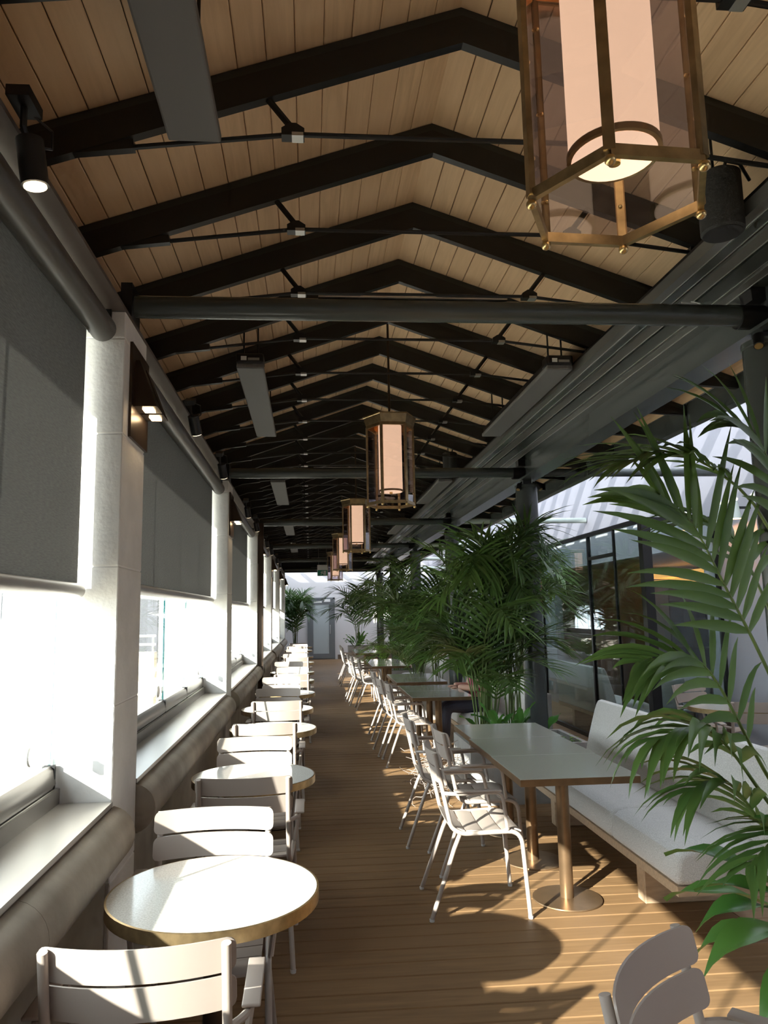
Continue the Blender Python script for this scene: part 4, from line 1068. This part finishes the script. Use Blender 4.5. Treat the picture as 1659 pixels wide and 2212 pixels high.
# low groundcover and dry twigs
gc = thing('groundcover', 'small yellowish groundcover leaves in the middle planter', 'plant', (1.92, 6.58, 0.46)); mb = MB()
for i in range(260):
    p = Vector((rng.uniform(-.45, .45), rng.uniform(-.10, .12), rng.uniform(0, .07))); a = rng.uniform(0, 6.28); L = rng.uniform(.015, .03)
    leaflet(mb, p, Vector((math.cos(a), math.sin(a), rng.uniform(-.2, .6))), Vector((0, 0, 1)), L, L*0.7, 0.1, 3)
o = mb.build('leaves', 'fern_leaf', gc); o['kind'] = 'stuff'
tw = thing('dry_twigs', 'tangle of dry grey-brown twigs beside the middle planter', 'twigs', (1.10, 6.75, 0)); mb = MB()
for i in range(120):
    a = rng.uniform(0, 6.28); p0 = Vector((rng.uniform(-.12, .15), rng.uniform(-.25, .25), rng.uniform(0.05, .42))); pts = [p0]
    d = Vector((math.cos(a), math.sin(a), rng.uniform(-.3, .5)))
    for j in range(5):
        d = (d+Vector((rng.uniform(-.7, .7), rng.uniform(-.7, .7), rng.uniform(-.5, .5)))).normalized(); q = pts[-1]+d*0.05; q.z = max(0.01, q.z); pts.append(q)
    mb.tube(pts, [0.004, 0.004, 0.0035, 0.003, 0.003, 0.002], 4)
o = mb.build('twigs', 'dry_twig', tw); o['kind'] = 'stuff'
# farther palms round the next columns
planter('planter', 1.95, 12.05, 1.0, 0.9, 0.45, 'concrete planter at the third column')
palm('kentia_palm', 1.75, 12.0, 0.40, 13, 2.1, 1.15, 'tall palm at the third column, leaning over the aisle', 'palm_leaf', 5, 20, 0.5, 0.036)
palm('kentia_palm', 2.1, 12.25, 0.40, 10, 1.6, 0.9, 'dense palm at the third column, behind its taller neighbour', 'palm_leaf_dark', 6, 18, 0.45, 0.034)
palm('kentia_palm', 1.65, 11.85, 0.40, 10, 1.0, 0.8, 'low leafy palm at the foot of the third column', 'palm_leaf', 7, 18, 0.4, 0.030)
planter('planter', 2.78, 9.6, 0.5, 0.6, 0.6, 'concrete planter behind the second bench')
palm('kentia_palm', 2.78, 9.6, 0.55, 11, 1.9, 0.75, 'tall palm behind the second bench', 'palm_leaf', 8, 20, 0.46, 0.034)
planter('planter', 1.95, 16.0, 0.9, 0.8, 0.45, 'concrete planter at the fourth column')
palm('kentia_palm', 1.85, 15.9, 0.40, 12, 2.2, 1.1, 'palm at the fourth column, far along the tables', 'palm_leaf', 9, 18, 0.5, 0.036)
palm('kentia_palm', 2.1, 16.2, 0.40, 9, 1.5, 0.9, 'shorter palm at the fourth column', 'palm_leaf', 15, 16, 0.5, 0.036)
fn = thing('fern', 'bright yellow-green fern with its sun glow put into the leaf colour beyond the third tables', 'fern', (1.50, 15.25, 0.62), 0, 'ferns')
for i in range(16):
    a = R(360*i/16+rng.uniform(-8, 8)); c, s = math.cos(a), math.sin(a); h = rng.uniform(.2, .45)
    frond(fn, [(0, 0, 0), (c*.14, s*.14, h*.7), (c*.32, s*.32, h), (c*.52, s*.52, h*.7)], 12, 0.13, 0.022, 'fern_leaf', rng, t0=0.1, droop=0.15, seg=3, r0=0.004)
planter('planter', 1.35, 21.0, 0.55, 0.55, 0.75, 'concrete planter right of the end door')
palm('kentia_palm', 1.35, 21.0, 0.70, 11, 1.75, 0.95, 'palm right of the end door', 'palm_leaf_dark', 10, 18, 0.5, 0.036)
b3 = thing('broadleaf_plant', 'dark broad-leaved plant under the palm right of the end door', 'plant', (1.30, 20.8, 0.70), 0, 'broad-leaved plants')
for i in range(16):
    broad_leaf(b3, (rng.uniform(-.1, .1), rng.uniform(-.1, .1), 0), R(rng.uniform(0, 360)), rng.uniform(.25, .4), rng.uniform(.08, .12), R(rng.uniform(20, 70)), 'broad_leaf', rng, rng.uniform(.1, .2), 0.35)
planter('planter', -0.50, 25.6, 0.6, 0.6, 0.55, 'concrete planter left of the end door')
palm('kentia_palm', -0.50, 25.6, 0.50, 15, 2.1, 0.62, 'palm in the corner left of the end door', 'palm_leaf_dark', 12, 18, 0.55, 0.042, hmin=0.3)

# ------------------------------------------------------------------ seated person behind the palms
pn = thing('person', 'seated person with brown hair and magenta top half hidden by palms', 'person', (2.02, 9.02, 0), R(90))
me = bpy.data.meshes.new('body')
V = [(0, 0, 0.56), (0, -0.01, 0.72), (0, -0.02, 0.88), (0, -0.01, 0.99), (0, 0.0, 1.07), (0, 0.015, 1.17),
     (-0.16, -0.01, 0.96), (-0.21, 0.06, 0.74), (-0.12, 0.26, 0.76), (0.16, -0.01, 0.96), (0.21, 0.06, 0.74), (0.12, 0.26, 0.76),
     (-0.09, 0.02, 0.53), (-0.11, 0.40, 0.52), (-0.11, 0.42, 0.08), (-0.11, 0.54, 0.05), (0.09, 0.02, 0.53), (0.11, 0.40, 0.52), (0.11, 0.42, 0.08), (0.11, 0.54, 0.05)]
Ed = [(0, 1), (1, 2), (2, 3), (3, 4), (4, 5), (3, 6), (6, 7), (7, 8), (3, 9), (9, 10), (10, 11), (0, 12), (12, 13), (13, 14), (14, 15), (0, 16), (16, 17), (17, 18), (18, 19)]
Rd = [.13, .115, .12, .085, .045, .085, .06, .045, .032, .06, .045, .032, .085, .065, .042, .035, .085, .065, .042, .035]
me.from_pydata(V, Ed, []); me.materials.append(M['skin'])
bo = link('body', me, pn)
sk = bo.modifiers.new('skin', 'SKIN'); sb = bo.modifiers.new('sub', 'SUBSURF'); sb.levels = 2; sb.render_levels = 2
for v, r_ in zip(me.skin_vertices[0].data, Rd): v.radius = (r_, r_*0.85)
me.skin_vertices[0].data[0].use_root = True
def skinned(name, V, E, Rr, mt, root=0):
    m_ = bpy.data.meshes.new(name); m_.from_pydata(V, E, []); m_.materials.append(M[mt]); o = link(name, m_, pn)
    o.modifiers.new('skin', 'SKIN'); s_ = o.modifiers.new('sub', 'SUBSURF'); s_.levels = 2; s_.render_levels = 2
    for v, r_ in zip(m_.skin_vertices[0].data, Rr): v.radius = (r_, r_*0.88)
    m_.skin_vertices[0].data[root].use_root = True
    return o
skinned('magenta_top', [V[0], V[1], V[2], V[3], (0, 0, 1.02), V[6], (-0.19, 0.03, 0.84), V[9], (0.19, 0.03, 0.84)], [(0, 1), (1, 2), (2, 3), (3, 4), (3, 5), (5, 6), (3, 7), (7, 8)], [.145, .13, .135, .10, .06, .075, .06, .075, .06], 'magenta')
skinned('trousers', [V[0], V[12], V[13], (-0.11, 0.42, 0.14), V[16], V[17], (0.11, 0.42, 0.14)], [(0, 1), (1, 2), (2, 3), (0, 4), (4, 5), (5, 6)], [.14, .10, .08, .055, .10, .08, .055], 'trousers')
hb = bmesh.new(); bmesh.ops.create_uvsphere(hb, u_segments=20, v_segments=14, radius=1)
for v in hb.verts:
    v.co = Vector((v.co.x*0.098, -0.018+v.co.y*0.108, 1.185+v.co.z*0.122))
    if v.co.y > 0.045 and v.co.z < 1.235: v.co.y = 0.045
    if v.co.z < 1.15 and v.co.y < 0.03: v.co.z -= 0.13*(1.15-v.co.z)/0.09
bm_obj('hair', hb, 'hair', pn)
fc = bmesh.new(); bmesh.ops.create_uvsphere(fc, u_segments=20, v_segments=14, radius=1)
for v in fc.verts:
    v.co = Vector((v.co.x*0.076*(1-0.18*max(0, -v.co.z)), 0.015+v.co.y*0.088, 1.178+v.co.z*0.112))
bm_obj('face', fc, 'skin', pn)
MB().add([(-0.012, 0.098, 1.16), (0.012, 0.098, 1.16), (0, 0.122, 1.162), (0, 0.100, 1.205)], [(0, 1, 2), (0, 2, 3), (1, 3, 2), (0, 3, 1)]).build('nose', 'skin', pn)
for s in (-1, 1): MB().ball((s*0.03, 0.096, 1.195), 0.011, 6).build('eye', 'trousers', pn, 60)
MB().box(-0.022, 0.022, 0.088, 0.099, 1.118, 1.126).build('mouth', 'magenta', pn)
for s in (-1, 1):
    for k in range(5):
        bx_ = s*(0.12-0.02)+s*(k-2)*0.014; ln = (0.05, 0.062, 0.068, 0.064, 0.048)[k]
        MB().tube([(bx_, 0.27, 0.752), (bx_, 0.27+ln*0.6, 0.752), (bx_, 0.27+ln, 0.744)], [0.009, 0.008, 0.006], 6).build('finger', 'skin', pn, 60)
